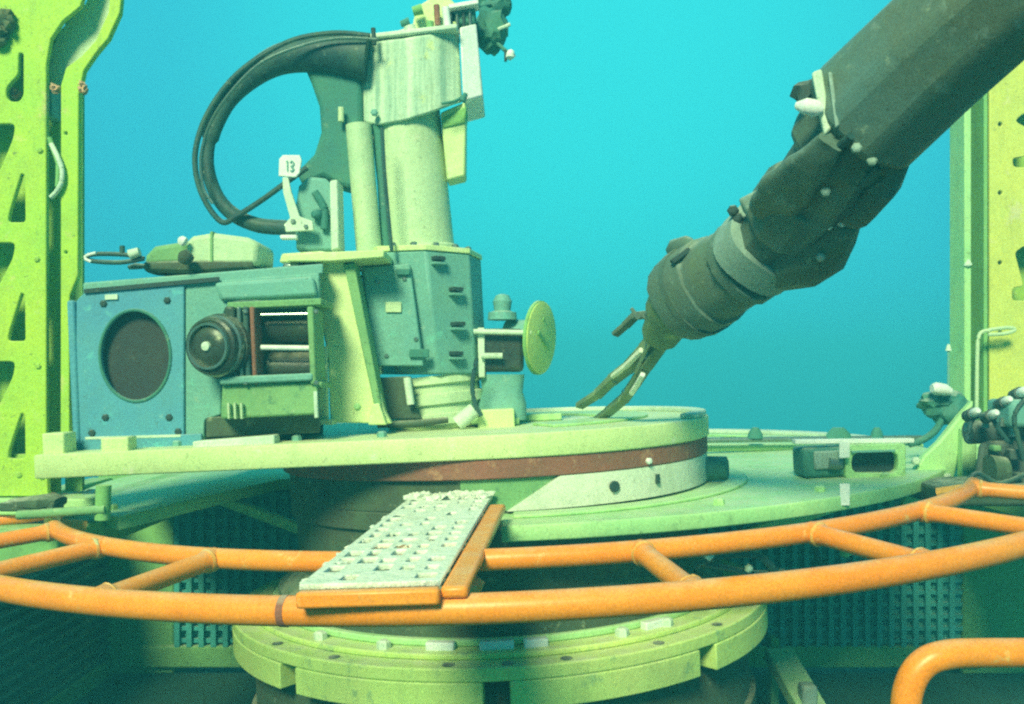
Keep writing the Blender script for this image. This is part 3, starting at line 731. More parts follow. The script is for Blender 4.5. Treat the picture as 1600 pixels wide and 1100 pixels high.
# front face bulges toward the viewer like a drum
prof_t = [(545, 78, .14), (560, 66, .05), (590, 64, .015), (630, 60, 0.0), (670, 53, .005), (705, 46, .03), (716, 43, .05)]
prof_b = [(548, 184, .14), (560, 190, .05), (592, 196, .015), (632, 189, 0.0), (672, 177, .005), (708, 164, .03), (722, 160, .05)]
n_ = len(prof_t); vs = [hx(*p) for p in prof_t] + [hx(*p) for p in prof_b]
vs += [hx(p[0], p[1] + 4, .30) for p in prof_t] + [hx(p[0], p[1], .30) for p in prof_b]
fs = []
for i in range(n_ - 1):
    fs += [(i, i + 1, n_ + i + 1, n_ + i), (2 * n_ + i, 3 * n_ + i, 3 * n_ + i + 1, 2 * n_ + i + 1), (i, 2 * n_ + i, 2 * n_ + i + 1, i + 1), (n_ + i, n_ + i + 1, 3 * n_ + i + 1, 3 * n_ + i)]
fs += [(0, n_, 3 * n_, 2 * n_), (n_ - 1, 3 * n_ - 1, 4 * n_ - 1, 2 * n_ - 1)]
hd = head.add(vs, fs).build('head_casting', 'casting', t, 0.006, 'pale head casting with dark vertical streaks')
MB().prism([hx(718, 42, .03), hx(744, 36, .05), hx(755, 150, .05), hx(724, 158, .03)], (0, 0.20, 0)).build('end_plate', 'white', t, 0.005)
MB().bar(hx(560, 64, .035), hx(716, 46, .02), 0.05, 0.014).build('head_rim', 'pale', t, 0.004)
MB().cyl(hx(722, 158, .01), hx(728, 146, .01), 0.010, 0.006, 12).build('drain_nipple', 'teal_dark', hd)
MB().tube(spline([hx(690, 162, -.004), hx(710, 158, .0), hx(724, 150, .01)], 5), 0.004, 8).build('drain_line', 'teal_dark', hd)
bolt(hd, hx(585, 176, -0.0), (0, -1, 0), 0.010, 0.006, 'teal')
# connector cluster on top of the head
MB().prism([hx(640, 60, .06), hx(650, 10, .06), hx(690, -15, .06), hx(712, 5, .06), hx(716, 48, .06)], (0, 0.10, 0)).build('top_bracket', 'deck', t, 0.006)
MB().prism([hx(604, 64, .05), hx(612, 50, .05), hx(640, 40, .05), hx(648, 60, .05)], (0, 0.08, 0)).build('top_bracket', 'pale', t, 0.006)
MB().cyl(hx(672, 50, .03), hx(672, 34, .03), 0.010, 0.010, 10).build('connector_pin', 'beam', t)
MB().cyl(hx(684, 40, .03), hx(682, 8, .03), 0.008, 0.008, 10).build('connector_pin', 'rust', t)
MB().cyl(hx(660, 14, .03), hx(645, 18, .03), 0.014, 0.012, 12).build('connector_pin', 'beam', t)
MB().cyl(hx(640, 34, .05), hx(626, 38, .05), 0.012, 0.008, 12).build('connector_pin', 'teal_dark', t)
MB().cyl(hx(700, 46, .02), hx(696, 12, .02), 0.010, 0.010, 12).build('connector_pin', 'white', t)
MB().cyl(hx(642, 50, .03), hx(640, 42, .03), 0.016, 0.016, 14).build('connector_pin', 'pale', t)

# dark valve block hanging on the head's far side, hose bundle
t = thing('valve_block', 'dark lumpy valve block behind the pale end plate at the top', 'valve block', P(770, 60, 2.5))
MB().box(P(722, 32, 2.44), (0.075, 0.08, 0.05)).build('block_body', 'teal_dark', t, 0.006)
MB().bar(P(702, 16, 2.40), P(748, 8, 2.40), 0.05, 0.012).build('top_plate', 'white', t, 0.002)
MB().blob(P(768, 48, 2.5), 0.052, 2, 3, 0.45, 2.2, (0.9, 0.9, 1.25)).build('valve_body', 'teal_dark', t)
MB().blob(P(772, 10, 2.5), 0.040, 4, 3, 0.5, 2.2, (1.1, 0.9, 0.8)).build('valve_cap', 'teal_dark', t)
MB().cyl(P(778, 46, 2.44), P(797, 38, 2.44), 0.005, 0.005, 8).build('spindle', 'pale', t)
MB().blob(P(797, 86, 2.46), 0.014, 6, 2, 0.5, 2).build('end_cap', 'white', t)
MB().cyl(P(775, 66, 2.48), P(796, 85, 2.465), 0.006, 0.006, 10).build('stem', 'teal_dark', t)
MB().cyl(P(790, 96, 2.46), P(790, 78, 2.46), 0.004, 0.004, 8).build('pin', 'ink', t)
for k, (x0, y0) in enumerate(((705, 30), (715, 30), (725, 28), (735, 27))):
    MB().cyl(P(x0, y0 + 14, 2.395), P(x0 - 1, y0 - 10, 2.395), 0.004, 0.004, 8).build('fitting', 'steel' if k % 2 else 'ink', t)

YS = 2.36
t = thing('thick_hose', 'thick dark hose looping out from the pale head and back', 'hose', P(450, 357, YS))
pth = spline([P(575, 92, YS), P(500, 84, YS), P(430, 96, YS), P(372, 138, YS), P(336, 195, YS), P(324, 250, YS), P(336, 300, YS), P(362, 333, YS), P(404, 352, YS), P(455, 356, YS)], 8)
n_ = len(pth)
sec = []
for i, p in enumerate(pth):
    f_ = i / (n_ - 1)
    r = (36 * (1 - f_ / .38) + 13 * f_ / .38 if f_ < .38 else (13 if f_ < .5 else 9.5 + 2.5 * math.sin((f_ - .5) * 3))) * YS / F
    sec.append((p, r, r * 0.9))
MB().loft(sec, 18, Vector((0, 1, 0))).build('hose_body', 'rubber', t)
MB().cyl(P(448, 357, YS), P(470, 357, YS), 0.022, 0.022, 16).build('end_fitting', 'steel', t)
t = thing('thin_hose', 'thin dark hose following the outer edge of the hose loop', 'hose', P(450, 357, YS))
pth = spline([P(578, 56, 2.33), P(520, 52, 2.33), P(450, 66, 2.33), P(375, 112, 2.33), P(326, 175, 2.33), P(305, 240, 2.33), P(314, 300, 2.33), P(345, 346, 2.33), P(372, 336, 2.33), P(410, 312, 2.33), P(446, 286, 2.33), P(480, 262, 2.33)], 8)
MB().tube(pth, 0.0075, 10, False, Vector((0, 1, 0))).build('hose_body', 'rubber', t)
MB().cyl(P(585, 70, 2.32), P(583, 44, 2.32), 0.006, 0.006, 10).build('end_fitting', 'ink', t)
t = thing('slim_cable', 'slim pale-edged cable along the top of the hose loop', 'cable', P(450, 357, YS))
MB().tube(spline([P(590, 62, 2.30), P(530, 60, 2.30), P(470, 72, 2.30), P(400, 104, 2.30), P(340, 172, 2.30), P(315, 235, 2.30), P(317, 290, 2.30), P(332, 318, 2.30)], 8), 0.004, 8, False, Vector((0, 1, 0))).build('cable_body', 'steel', t)
t = thing('shaded_tray', 'dark curved piece painted as shaded casting and cable tray, between hose loop and tilted column', 'shaded tray', P(520, 285, 2.38))
MB().prism([P(*p, 2.36) for p in ((470, 92), (562, 80), (566, 200), (570, 300), (530, 290), (505, 276), (472, 290), (462, 268), (490, 240), (501, 205), (498, 165), (486, 130))], (0, 0.09, 0)).build('shade_shell', 'teal_dark', t, 0.012)  # dark shell stands in for the shaded part of casting and tray
MB().cyl(P(533, 190, 2.34), P(533, 168, 2.34), 0.008, 0.008, 10).build('tray_pin', 'column', t)

t = thing('hose_bracket', 'teal rounded bracket plate with pale edge below the shaded cable tray', 'bracket', P(500, 392, 2.28))
MB().prism([P(*p, 2.28) for p in ((462, 392), (460, 330), (466, 290), (482, 275), (508, 278), (520, 290), (524, 392))], (0, 0.05, 0)).build('bracket_plate', 'teal', t, 0.008)
MB().prism([P(*p, 2.26) for p in ((517, 392), (515, 282), (527, 280), (530, 388))], (0, 0.08, 0)).build('bracket_edge', 'pale', t, 0.004)
MB().tube(spline([P(492, 300, 2.27), P(506, 325, 2.27), P(507, 358, 2.27)], 6), 0.010, 10).build('bracket_slot', 'teal_dark', t)
MB().blob(P(495, 335, 2.265), 0.014, 8, 2, 0.2).build('bracket_boss', 'teal_dark', t)
MB().prism([P(*p, 2.24) for p in ((436, 410), (440, 396), (500, 392), (530, 396), (528, 408))], (0, 0.10, 0)).build('bracket_foot', 'deck', t, 0.004)
MB().box(P(458, 425, 2.2), (0.04, 0.05, 0.04)).build('bracket_foot', 'steel', t, 0.006)

t = thing('marker_tag', 'white square number tag on a pale strap beside the hose', 'tag', P(468, 362, 2.24))
tgp = MB().prism([P(*p, 2.24) for p in ((435, 275), (436, 248), (442, 242), (468, 242), (471, 250), (468, 270), (462, 277))], (0, 0.008, 0)).build('tag_plate', 'white', t, 0.002)
MB().prism([P(*p, 2.24) for p in ((441, 277), (450, 277), (455, 300), (468, 338), (488, 345), (490, 360), (446, 362), (445, 350), (453, 340), (442, 300))], (0, 0.010, 0)).build('strap', 'pale', t, 0.002)
MB().box(P(452, 371, 2.24), (0.042, 0.02, 0.011)).build('strap_end', 'white', t, 0.003)
bolt(t, P(458, 346, 2.238), (0, -1, 0), 0.007, 0.003, 'steel'); bolt(t, P(478, 354, 2.238), (0, -1, 0), 0.006, 0.003, 'steel')
def stroke(pts, y, w, parent, name='digit_stroke'):
    b_ = MB()
    for a_, c_ in zip(pts, pts[1:]): b_.bar(P(*a_, y), P(*c_, y), w, 0.002, Vector((0, 1, 0)))
    return b_.build(name, 'teal', parent)
stroke([(447, 253), (449, 251), (449, 267)], 2.237, 0.0024, tgp)
stroke([(453, 254), (456, 251), (459, 254), (458, 258), (454, 260), (459, 263), (457, 267), (453, 266)], 2.237, 0.0024, tgp)

# ------------------------------------------------------------------ gauge disc valve
YG = 2.42
t = thing('disc_valve', 'small valve with round yellow-green disc turned edge-on, beyond the column', 'valve', P(785, 660, YG))
dax = Vector((0.90, -0.42, -0.05)).normalized()
pc = P(848, 528, YG)
dsc = MB().lathe(pc - dax * 0.012, dax, [(0, 0.088), (0.002, 0.096), (0.010, 0.098), (0.012, 0.094)], 48).build('disc', 'gauge_face', t)
MB().lathe(pc - dax * 0.016, dax, [(0, 0.094), (0.002, 0.1005), (0.010, 0.1005), (0.011, 0.098)], 48).build('disc_rim', 'beam', dsc)
sd_, up_ = frame_of(dax)
MB().bar(pc + up_ * 0.014 + sd_ * 0.035 + dax * .002, pc - up_ * 0.030 - sd_ * 0.045 + dax * .002, 0.010, 0.004, dax).build('needle', 'beam', dsc)
MB().cyl(pc + up_ * .05 - dax * .002, pc + up_ * .05 + dax * 0.003, 0.006, 0.006, 12).build('face_screw', 'beam', dsc)
MB().cyl(pc - dax * 0.01, pc - dax * 0.10, 0.045, 0.05, 30).build('valve_neck', 'teal', t)
MB().box(P(785, 548, YG), (0.115, 0.10, 0.115)).build('valve_block', 'dark_metal', t, 0.012)
MB().tube([P(740, 518, YG - .07), P(830, 520, YG - .07)], 0.007, 10).build('tie_rod', 'pale', t)
MB().tube([P(752, 556, YG - .07), P(785, 556, YG - .07)], 0.008, 10).build('tie_rod', 'pale', t)
MB().prism([P(748, 590, YG - .06), P(746, 512, YG - .06), P(757, 512, YG - .06), P(758, 590, YG - .06)], (0, 0.12, 0)).build('valve_flange', 'pale', t, 0.003)
MB().lathe(P(785, 500, YG), (0, 0, 1), [(0, 0.040), (0.02, 0.038), (0.024, 0.022), (0.05, 0.026), (0.066, 0.018), (0.070, 0.006)], 24).build('dome_cap', 'teal', t)
MB().loft([(P(785, 585, YG), .06, .055, 3), (P(785, 612, YG), .055, .05, 3), (P(785, 630, YG), .065, .06, 3), (P(785, 655, YG), .065, .06, 3)], 24).build('valve_foot', 'teal', t)
MB().box(P(775, 656, YG), (0.125, 0.16, 0.018)).build('base_plate', 'flange', t, 0.004)

# ------------------------------------------------------------------ slotted uprights
def tri(u0, v0, u1, v1, flip):
    return roundpoly([(u0, v0), (u1, v0), (u1, v1)] if flip else [(u0, v1), (u1, v1), (u0 + 0.3 * (u1 - u0), v0)], 0.008, 3)
YL = 2.2
L0 = P(-45, 0, YL).x; t_z0 = P(0, 775, YL).z; t_z1 = P(0, -60, YL).z
t = thing('slotted_upright', 'bright yellow-green upright with triangular cut-outs beside the blue box', 'upright', P(50, 775, YL), group='slotted uprights')
def UL(px, py):
    p = P(px, py, YL); return (p.x, p.z)
def ulp(pts): return [UL(*p) for p in pts]
outl = ulp([(-90, 775), (-90, -60), (150, -60), (128, 12), (100, 35), (82, 62), (75, 100), (75, 690), (78, 775)])
holes = []
for ya, yb, up in ((195, 268, 1), (380, 445, 1), (565, 632, 1)):
    holes.append(roundpoly(ulp([(-40, ya), (26, ya), (23, ya + 22), (2, yb), (-40, yb)]), 0.012, 3))
for ya, yb in ((272, 348), (458, 533), (645, 716)):
    holes.append(roundpoly(ulp([(36, ya), (41, ya + 3), (42, yb), (15, yb), (17, yb - 14)]), 0.008, 3))
# keyhole with a long neck
holes.append(roundpoly(ulp([(32, 85), (39, 85), (39, 150), (33, 160), (18, 160), (12, 152), (13, 138), (22, 128), (31, 118)]), 0.008, 3))
M_face = Matrix(((1, 0, 0, 0), (0, 0, 1, YL), (0, 1, 0, 0), (0, 0, 0, 1)))
fpl = link('face_panel', plate_mesh(outl, holes, 0.016, M_face, 0.003), 'yellow', t)
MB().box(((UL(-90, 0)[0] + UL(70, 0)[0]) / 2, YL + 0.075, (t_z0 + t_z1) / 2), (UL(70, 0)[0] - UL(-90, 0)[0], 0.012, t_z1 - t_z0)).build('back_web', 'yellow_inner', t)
MB().box((UL(86, 0)[0], YL + 0.10, (t_z0 + t_z1) / 2), (UL(100, 0)[0] - UL(72, 0)[0], 0.012, t_z1 - t_z0)).build('channel_web', 'channel', t)
fl = ulp([(97, 710), (98, 135), (106, 108), (130, 90), (152, 66), (172, 22), (180, -60), (198, -60), (190, 22), (172, 62), (152, 86), (134, 112), (126, 150), (125, 430), (112, 462), (112, 710)])
link('edge_flange', plate_mesh(fl, [circ(UL(106, 210), 0.004, 10), circ(UL(106, 395), 0.004, 10)], 0.02, M_face, 0.003), 'yellow', t)
MB().prism([P(*p, YL + 0.05) for p in ((74, 130), (78, 80), (95, 45), (130, 10), (150, -30), (186, -40), (176, 40), (146, 82), (115, 106), (99, 135))], (0, 0.02, 0)).build('curved_gusset', 'column', t, 0.004)
MB().box(P(30, 715, YL + .035), (0.24, 0.04, 0.02)).build('stiffener', 'yellow_inner', t, 0.002)
MB().box(P(60, 788, YL + .02), (0.32, 0.10, 0.04)).build('base_shoe', 'flange', t, 0.005)
MB().box(P(104, 706, YL - .02), (0.04, 0.04, 0.045)).build('foot_lug', 'deck', t, 0.004)
MB().box(P(82, 165, YL + .04), (0.026, 0.05, 0.07)).build('hinge_block', 'teal', t, 0.003)
for bx, by in ((60, 572), (63, 235), (58, 405), (30, 742), (66, 745), (100, 742)):
    bolt(fpl, P(bx, by, YL - 0.008), (0, -1, 0), 0.008, 0.004, 'yellow_inner')
t = thing('lifting_hook', 'pale curved hook hanging in the channel of the yellow upright', 'hook', P(92, 300, YL))
MB().tube(spline([P(80, 225, YL - .015), P(90, 245, YL - .02), P(97, 265, YL - .02), P(96, 285, YL - .02), P(88, 300, YL - .02), P(80, 308, YL - .015)], 6), 0.006, 10).build('hook_bar', 'pale', t)
MB().tube(spline([P(77, 215, YL - .015), P(84, 235, YL - .012), P(91, 258, YL - .012), P(90, 292, YL - .012)], 6), 0.006, 10).build('hook_spring', 'beam', t)
for nm, lab, pts_, m_, grp in (('growth_clump', 'dark tuft of marine growth at the top of the yellow upright', [(4, 28), (12, 40), (2, 52), (10, 26), (0, 62), (14, 32)], 'growth', None),
                          ('growth_clump', 'small pinkish tuft of marine growth on the edge of the yellow upright', [(127, 140), (131, 136), (128, 132), (133, 143)], 'growth_pink', None),
                          ('growth_clump', 'tiny pinkish tuft of marine growth in the channel of the upright', [(86, 142), (89, 138), (84, 136)], 'growth_pink', None),
                          ('growth_clump', 'rusty growth inside the keyhole slot of the yellow upright', [(22, 150), (27, 146), (23, 142)], 'growth_pink', None)):
    y_ = YL - 0.02 if m_ == 'growth' else (YL - 0.008 if pts_[0][0] > 40 else YL + 0.03)
    b_ = MB()
    for k, (gx, gy) in enumerate(pts_): b_.blob(P(gx, gy, y_), 0.016 if m_ == 'growth' else 0.008, k, 2, 0.9, 2.6)
    o = b_.build(nm, m_); o['label'] = lab; o['category'] = 'growth'; o['group'] = 'growth tufts on the yellow upright'

YR = 2.9
t = thing('slotted_upright', 'hazy yellow upright with hooked slots behind the manipulator arm', 'upright', P(1560, 800, YR), group='slotted uprights')
def UR(px, py):
    p = P(px, py, YR); return (p.x, p.z)
def urp(pts): return [UR(*p) for p in pts]
holes = [roundpoly(urp(h), 0.012, 3) for h in (
    [(1584, 190), (1598, 178), (1640, 178), (1640, 262), (1582, 262), (1580, 248), (1600, 246), (1602, 200)],
    [(1584, 395), (1598, 385), (1640, 385), (1640, 470), (1580, 470), (1580, 450), (1598, 448)],
    [(1584, 0), (1640, -10), (1640, 70), (1582, 68)])]
holes += [circ(UR(1561, y_), 0.007, 12) for y_ in (195, 302, 411, 520)]
outl = urp([(1543, 700), (1546, -80), (1690, -80), (1690, 700)])
MR = Matrix(((1, 0, 0, 0), (0, 0, 1, YR), (0, 1, 0, 0), (0, 0, 0, 1)))
link('face_panel', plate_mesh(outl, holes, 0.016, MR, 0.003), 'tan_yellow', t)
zc, zs = (UR(0, -80)[1] + UR(0, 700)[1]) / 2, UR(0, -80)[1] - UR(0, 700)[1]
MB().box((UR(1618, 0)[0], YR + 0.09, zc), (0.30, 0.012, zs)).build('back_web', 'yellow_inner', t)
MB().box((UR(1540, 0)[0], YR + 0.05, zc), (0.012, 0.10, zs)).build('side_web', 'beam', t)
MB().box((UR(1526, 0)[0], YR + 0.10, zc), (0.06, 0.012, zs)).build('channel_web', 'channel', t)
MB().box((UR(1510, 0)[0], YR + 0.04, zc), (0.022, 0.10, zs)).build('edge_flange', 'flange', t, 0.003)
MB().box(((UR(1600, 0)[0]), YR + 0.02, UR(0, 705)[1]), (0.42, 0.14, 0.05)).build('base_shoe', 'flange', t, 0.005)
MB().box((UR(1600, 0)[0], YR + 0.05, zh(0.27)), (0.36, 0.10, 0.05)).build('foot_block', 'beam', t, 0.005)
MB().blob(P(1512, 412, YR - .01), 0.012, 4, 2, .6).build('clamp_bolt', 'pale', t)

t = thing('wire_loop', 'thin bent wire loop hooked over the hazy yellow upright', 'wire', P(1530, 620, YR - .05))
MB().tube(spline([P(1526, 640, YR - .06), P(1527, 560, YR - .06), P(1530, 524, YR - .06), P(1545, 516, YR - .06), P(1575, 512, YR - .06), P(1586, 515, YR - .06), P(1572, 521, YR - .06), P(1544, 523, YR - .06)], 6), 0.006, 8).build('wire', 'column', t)

# gusset and equipment rack beside the right upright
t = thing('corner_gusset', 'hazy yellow-green corner gusset rising from the ring to the far upright', 'gusset', P(1450, 790, 2.5))
MB().prism([P(*p, 2.5) for p in ((1412, 800), (1416, 760), (1444, 712), (1468, 690), (1500, 650), (1522, 625), (1518, 665), (1500, 705), (1488, 770), (1470, 800))], (0, 0.03, 0)).build('gusset_plate', 'flange', t, 0.006)
MB().prism([P(*p, 2.47) for p in ((1502, 780), (1505, 670), (1528, 660), (1524, 780))], (0, 0.03, 0)).build('gusset_rib', 'flange', t, 0.004)
MB().prism([P(*p, 2.47) for p in ((1455, 746), (1486, 740), (1486, 745), (1455, 750))], (0, 0.03, 0)).build('gusset_lip', 'pale', t, 0.001)
bolt(t, P(1430, 720, 2.49), (0, -1, 0), 0.012, 0.01, 'pale')
t = thing('equipment_rack', 'dark grey equipment cluster with pale connector caps at the far upright', 'housing', P(1580, 785, 2.3))
MB().hexa([P(1518, 785, 2.28), P(1640, 785, 2.28), P(1640, 780, 2.5), P(1518, 780, 2.5), P(1530, 690, 2.28), P(1640, 684, 2.28), P(1640, 684, 2.5), P(1530, 690, 2.5)]).build('housing_shell', 'rack', t, 0.015)
MB().cyl(P(1512, 676, 2.32), P(1640, 668, 2.32), 0.030, 0.030, 22).build('cross_drum', 'rack', t)
MB().cyl(P(1545, 735, 2.25), P(1570, 735, 2.25), 0.040, 0.034, 22).build('side_drum', 'body_dark', t)
for bx, by, w_ in ((1585, 710, .035), (1600, 750, .05), (1555, 700, .02), (1540, 765, .03)):
    MB().box(P(bx, by, 2.255), (w_, 0.03, w_ * .8)).build('fitting_block', 'mount' if bx == 1555 else 'rack', t, 0.005)
for pts_ in ([(1510, 690), (1520, 655), (1545, 650), (1560, 670), (1575, 690)], [(1600, 625), (1585, 650), (1592, 690), (1600, 720)], [(1500, 770), (1525, 740), (1560, 755), (1600, 742)]):
    MB().tube(spline([P(x_, y_, 2.22) for x_, y_ in pts_], 6), 0.006, 8).build('cable', 'rubber', t)
for bx, by in ((1540, 655), (1566, 652), (1582, 668), (1512, 660), (1596, 650)):
    MB().cyl(P(bx, by + 14, 2.26), P(bx, by, 2.26), 0.009, 0.007, 10).build('stud', 'steel', t)
MB().prism([P(*p, 2.2) for p in ((1470, 792), (1466, 760), (1700, 755), (1700, 792))], (0, 0.2, 0)).build('housing_shelf', 'body_dark', t, 0.01)
MB().box(P(1590, 645, 2.28), (0.10, 0.12, 0.07)).build('junction_pod', 'teal', t, 0.012)
for k, (bx, by, y_, r_) in enumerate(((1524, 640, 2.2, .011), (1553, 643, 2.2, .011), (1574, 622, 2.24, .011), (1598, 608, 2.26, .012))):
    MB().lathe(P(bx, by + 4, y_), (-0.1, -1, 0.25), [(-0.05, r_ * .9), (0, r_), (0.012, r_ * .9), (0.018, r_ * .5)], 18).build('connector_cap', 'white', t, 0, 'pale round connector cap on the dark housing')
    MB().lathe(P(bx, by + 4, y_), (-0.1, -1, 0.25), [(-0.05, r_ * 1.35), (-0.012, r_ * 1.35)], 18).build('connector_sleeve', 'rack', t)
t = thing('valve_cluster', 'dark blue-grey valve cluster with pale cap beside the far gusset', 'valve', P(1470, 690, 2.62))
MB().blob(P(1462, 632, 2.62), 0.045, 11, 3, 0.6, 2.0, (1.1, .9, .8)).build('valve_body', 'teal_dark', t)
MB().blob(P(1485, 640, 2.62), 0.05, 13, 3, 0.5, 2.0).build('valve_body', 'teal_dark', t)
MB().loft([(P(1484, 612, 2.56), .016, .012), (P(1476, 609, 2.56), .022, .017), (P(1462, 607, 2.56), .024, .018), (P(1456, 607, 2.56), .014, .012)], 18).build('valve_cap', 'white', t)
MB().tube(spline([P(1480, 640, 2.6), P(1462, 672, 2.6), P(1440, 688, 2.6), P(1420, 694, 2.6)], 6), 0.010, 10).build('valve_pipe', 'teal_dark', t)
MB().cyl(P(1482, 548, 2.8), P(1482, 538, 2.8), 0.010, 0.004, 12).build('sensor_tip', 'pale', t)
MB().cyl(P(1482, 640, 2.8), P(1482, 548, 2.8), 0.004, 0.004, 8).build('sensor_rod', 'teal', t)

# boxes on the back of the collar flange
t = thing('junction_box', 'small blue-grey junction box on the far part of the green flange', 'junction box', PA(1285, 745, 2.45), True)
MB().box(PA(1282, 720, 2.45), (0.125, 0.10, 0.08)).build('box_shell', 'teal_dark', t, 0.01)
MB().box(PA(1282, 716, 2.45) + Vector((0.004, -0.053, 0)), (0.08, 0.01, 0.05)).build('front_lid', 'arm_light', t, 0.006)
MB().cyl(PA(1295, 724, 2.39), PA(1312, 726, 2.39), 0.016, 0.014, 14).build('cable_gland', 'steel', t)
t = thing('cable_port', 'frame with dark rounded opening beside the junction box', 'cable port', PA(1362, 745, 2.4), True)
o0 = PA(1320, 748, 2.4)
def uvp(px, py):
    p = PA(px, py, 2.4) - o0; return (p.x, p.z)
link('port_frame', plate_mesh(roundpoly([uvp(*p) for p in ((1318, 748), (1318, 694), (1412, 692), (1412, 748))], .012, 3), [roundpoly([uvp(*p) for p in ((1328, 738), (1328, 707), (1400, 705), (1400, 738))], .022, 5)], 0.03, basis(o0, (1, 0, 0), (0, 0, 1)), 0.003), 'flange', t)
MB().box(PA(1364, 722, 2.43), (0.14, 0.01, 0.08)).build('port_back', 'ink', t)
MB().bar(PA(1240, 690, 2.42), PA(1425, 688, 2.42), 0.03, 0.012).build('port_rail', 'white', t, 0.002)
MB().bar(PA(1330, 706, 2.38), PA(1398, 704, 2.38), 0.01, 0.006).build('port_trim', 'teal', t, 0.001)
for lab, pts_ in (('upper white tag on the frame beside the junction box', ((1312, 716), (1312, 692), (1328, 690), (1328, 715))), ('lower white tag hanging on the rim of the green flange', ((1313, 790), (1313, 756), (1328, 756), (1328, 790)))):
    y_ = 2.36 if 'upper' in lab else 2.062
    o = MB().prism([P(*p, y_) for p in pts_], (0, 0.006, 0)).build('white_tag', 'white', None, 0.001); o['label'] = lab; o['category'] = 'tag'; o['group'] = 'white tags by the junction box'

# pipework rails behind the deck, at the back
t = thing('back_rail', 'pale straight rail with low fittings behind the deck', 'rail', P(1250, 690, 3.2))
MB().tube([P(1085, 688, 3.2), P(1440, 684, 3.2)], 0.010, 10).build('rail_tube', 'steel', t)
MB().tube([P(1085, 700, 3.25), P(1440, 697, 3.25)], 0.014, 10).build('rail_tube', 'flange', t)
for bx, w_ in ((1310, .05), (1370, .025), (1180, .03)):
    MB().loft([(P(bx, 685, 3.2), w_, .02), (P(bx, 676, 3.2), w_ * .8, .018), (P(bx, 668, 3.2), w_ * .4, .01)], 12).build('fitting', 'teal_dark', t)

# cables under the ring at the right
t = thing('dark_cable', 'dark sagging cables under the orange ring', 'cable', P(1150, 895, 2.3))
MB().tube(spline([P(1085, 885, 2.1), P(1110, 872, 2.1), P(1150, 866, 2.15), P(1185, 868, 2.15), P(1205, 885, 2.15), P(1222, 905, 2.2)], 6), 0.009, 10).build('cable_run', 'rubber', t)
MB().tube(spline([P(1095, 880, 2.12), P(1130, 886, 2.12), P(1180, 895, 2.15), P(1225, 893, 2.2)], 6), 0.007, 10).build('cable_run', 'rubber', t)
MB().tube(spline([P(1268, 842, 2.5), P(1276, 862, 2.5), P(1282, 880, 2.5), P(1300, 890, 2.5)], 6), 0.009, 10).build('cable_run', 'rubber', t)
MB().blob(P(1108, 868, 2.08), 0.012, 3, 2, .3).build('cable_clip', 'white', t)
MB().blob(P(1170, 888, 2.12), 0.010, 5, 2, .3).build('cable_clip', 'pale', t)
MB().blob(P(1322, 862, 2.5), 0.018, 6, 2, .3).build('cable_clip', 'flange', t)

# small debris left on the flange edge, pipework at the left of the collar
t = thing('mooring_pipe', 'short green pipe stub and clamp at the foot of the yellow upright', 'pipe', P(120, 800, 1.95))
MB().tube([P(28, 805, 1.95), P(165, 796, 1.95)], 0.010, 12).build('pipe', 'mount', t)
MB().loft([(P(20, 786, 1.99), .03, .010, 3), (P(75, 783, 1.99), .05, .016, 3), (P(95, 784, 1.99), .03, .010, 3)], 16).build('clamp_shell', 'body_dark', t)
MB().cyl(P(160, 812, 1.96), P(162, 758, 1.96), 0.016, 0.016, 14).build('clamp_post', 'beam', t)
MB().box(P(50, 790, 1.98), (0.12, 0.05, 0.02)).build('clamp_block', 'body_dark', t, 0.004)

# orange hand rail at the lower corner
t = thing('grab_rail', 'short bent orange grab rail at the lower corner, below the guard ring', 'rail', P(1420, 1180, 1.15))
MB().tube(spline([P(1412, 1260, 1.15), P(1414, 1130, 1.15), P(1420, 1075, 1.15), P(1440, 1040, 1.15), P(1475, 1024, 1.15), P(1540, 1020, 1.16), P(1700, 1020, 1.18)], 8), 0.0185, 18, False, Vector((0, 1, 0))).build('rail_tube', 'orange', t)
MB().tube([P(1690, 1020, 1.18), P(1700, 1300, 1.18)], 0.0185, 14, False, Vector((0, 1, 0))).build('rail_leg', 'orange', t)

# ------------------------------------------------------------------ manipulator arm
t = thing('manipulator_arm', 'grey-green jointed manipulator arm reaching down to the deck plate', 'robot arm', P(1650, -90, 1.15))
def sct(px, py, y, r, r2=None, ex=2.0):
    k = y / F; return (P(px, py, y), r * k, (r2 or r) * k, ex)
VIEW = Vector((0, 1, 0.0))
def fine(secs, sub=6):
    out = []
    for i in range(len(secs) - 1):
        for k in range(sub):
            f = k / sub; f = f * f * (3 - 2 * f) * .5 + f * .5; a_, b_ = secs[i], secs[i + 1]
            out.append((a_[0].lerp(b_[0], f), a_[1] + (b_[1] - a_[1]) * f, a_[2] + (b_[2] - a_[2]) * f, a_[3] + (b_[3] - a_[3]) * f))
    return out + [secs[-1]]
fa = MB(); fa.smooth = 20
fa.loft([sct(1700, -135, 1.12, 112), sct(1459, 79, 1.32, 110), sct(1352, 180, 1.42, 109), sct(1338, 194, 1.435, 98)], 8, VIEW, ph=R(22.5)).build('forearm', 'arm', t, 0.014)
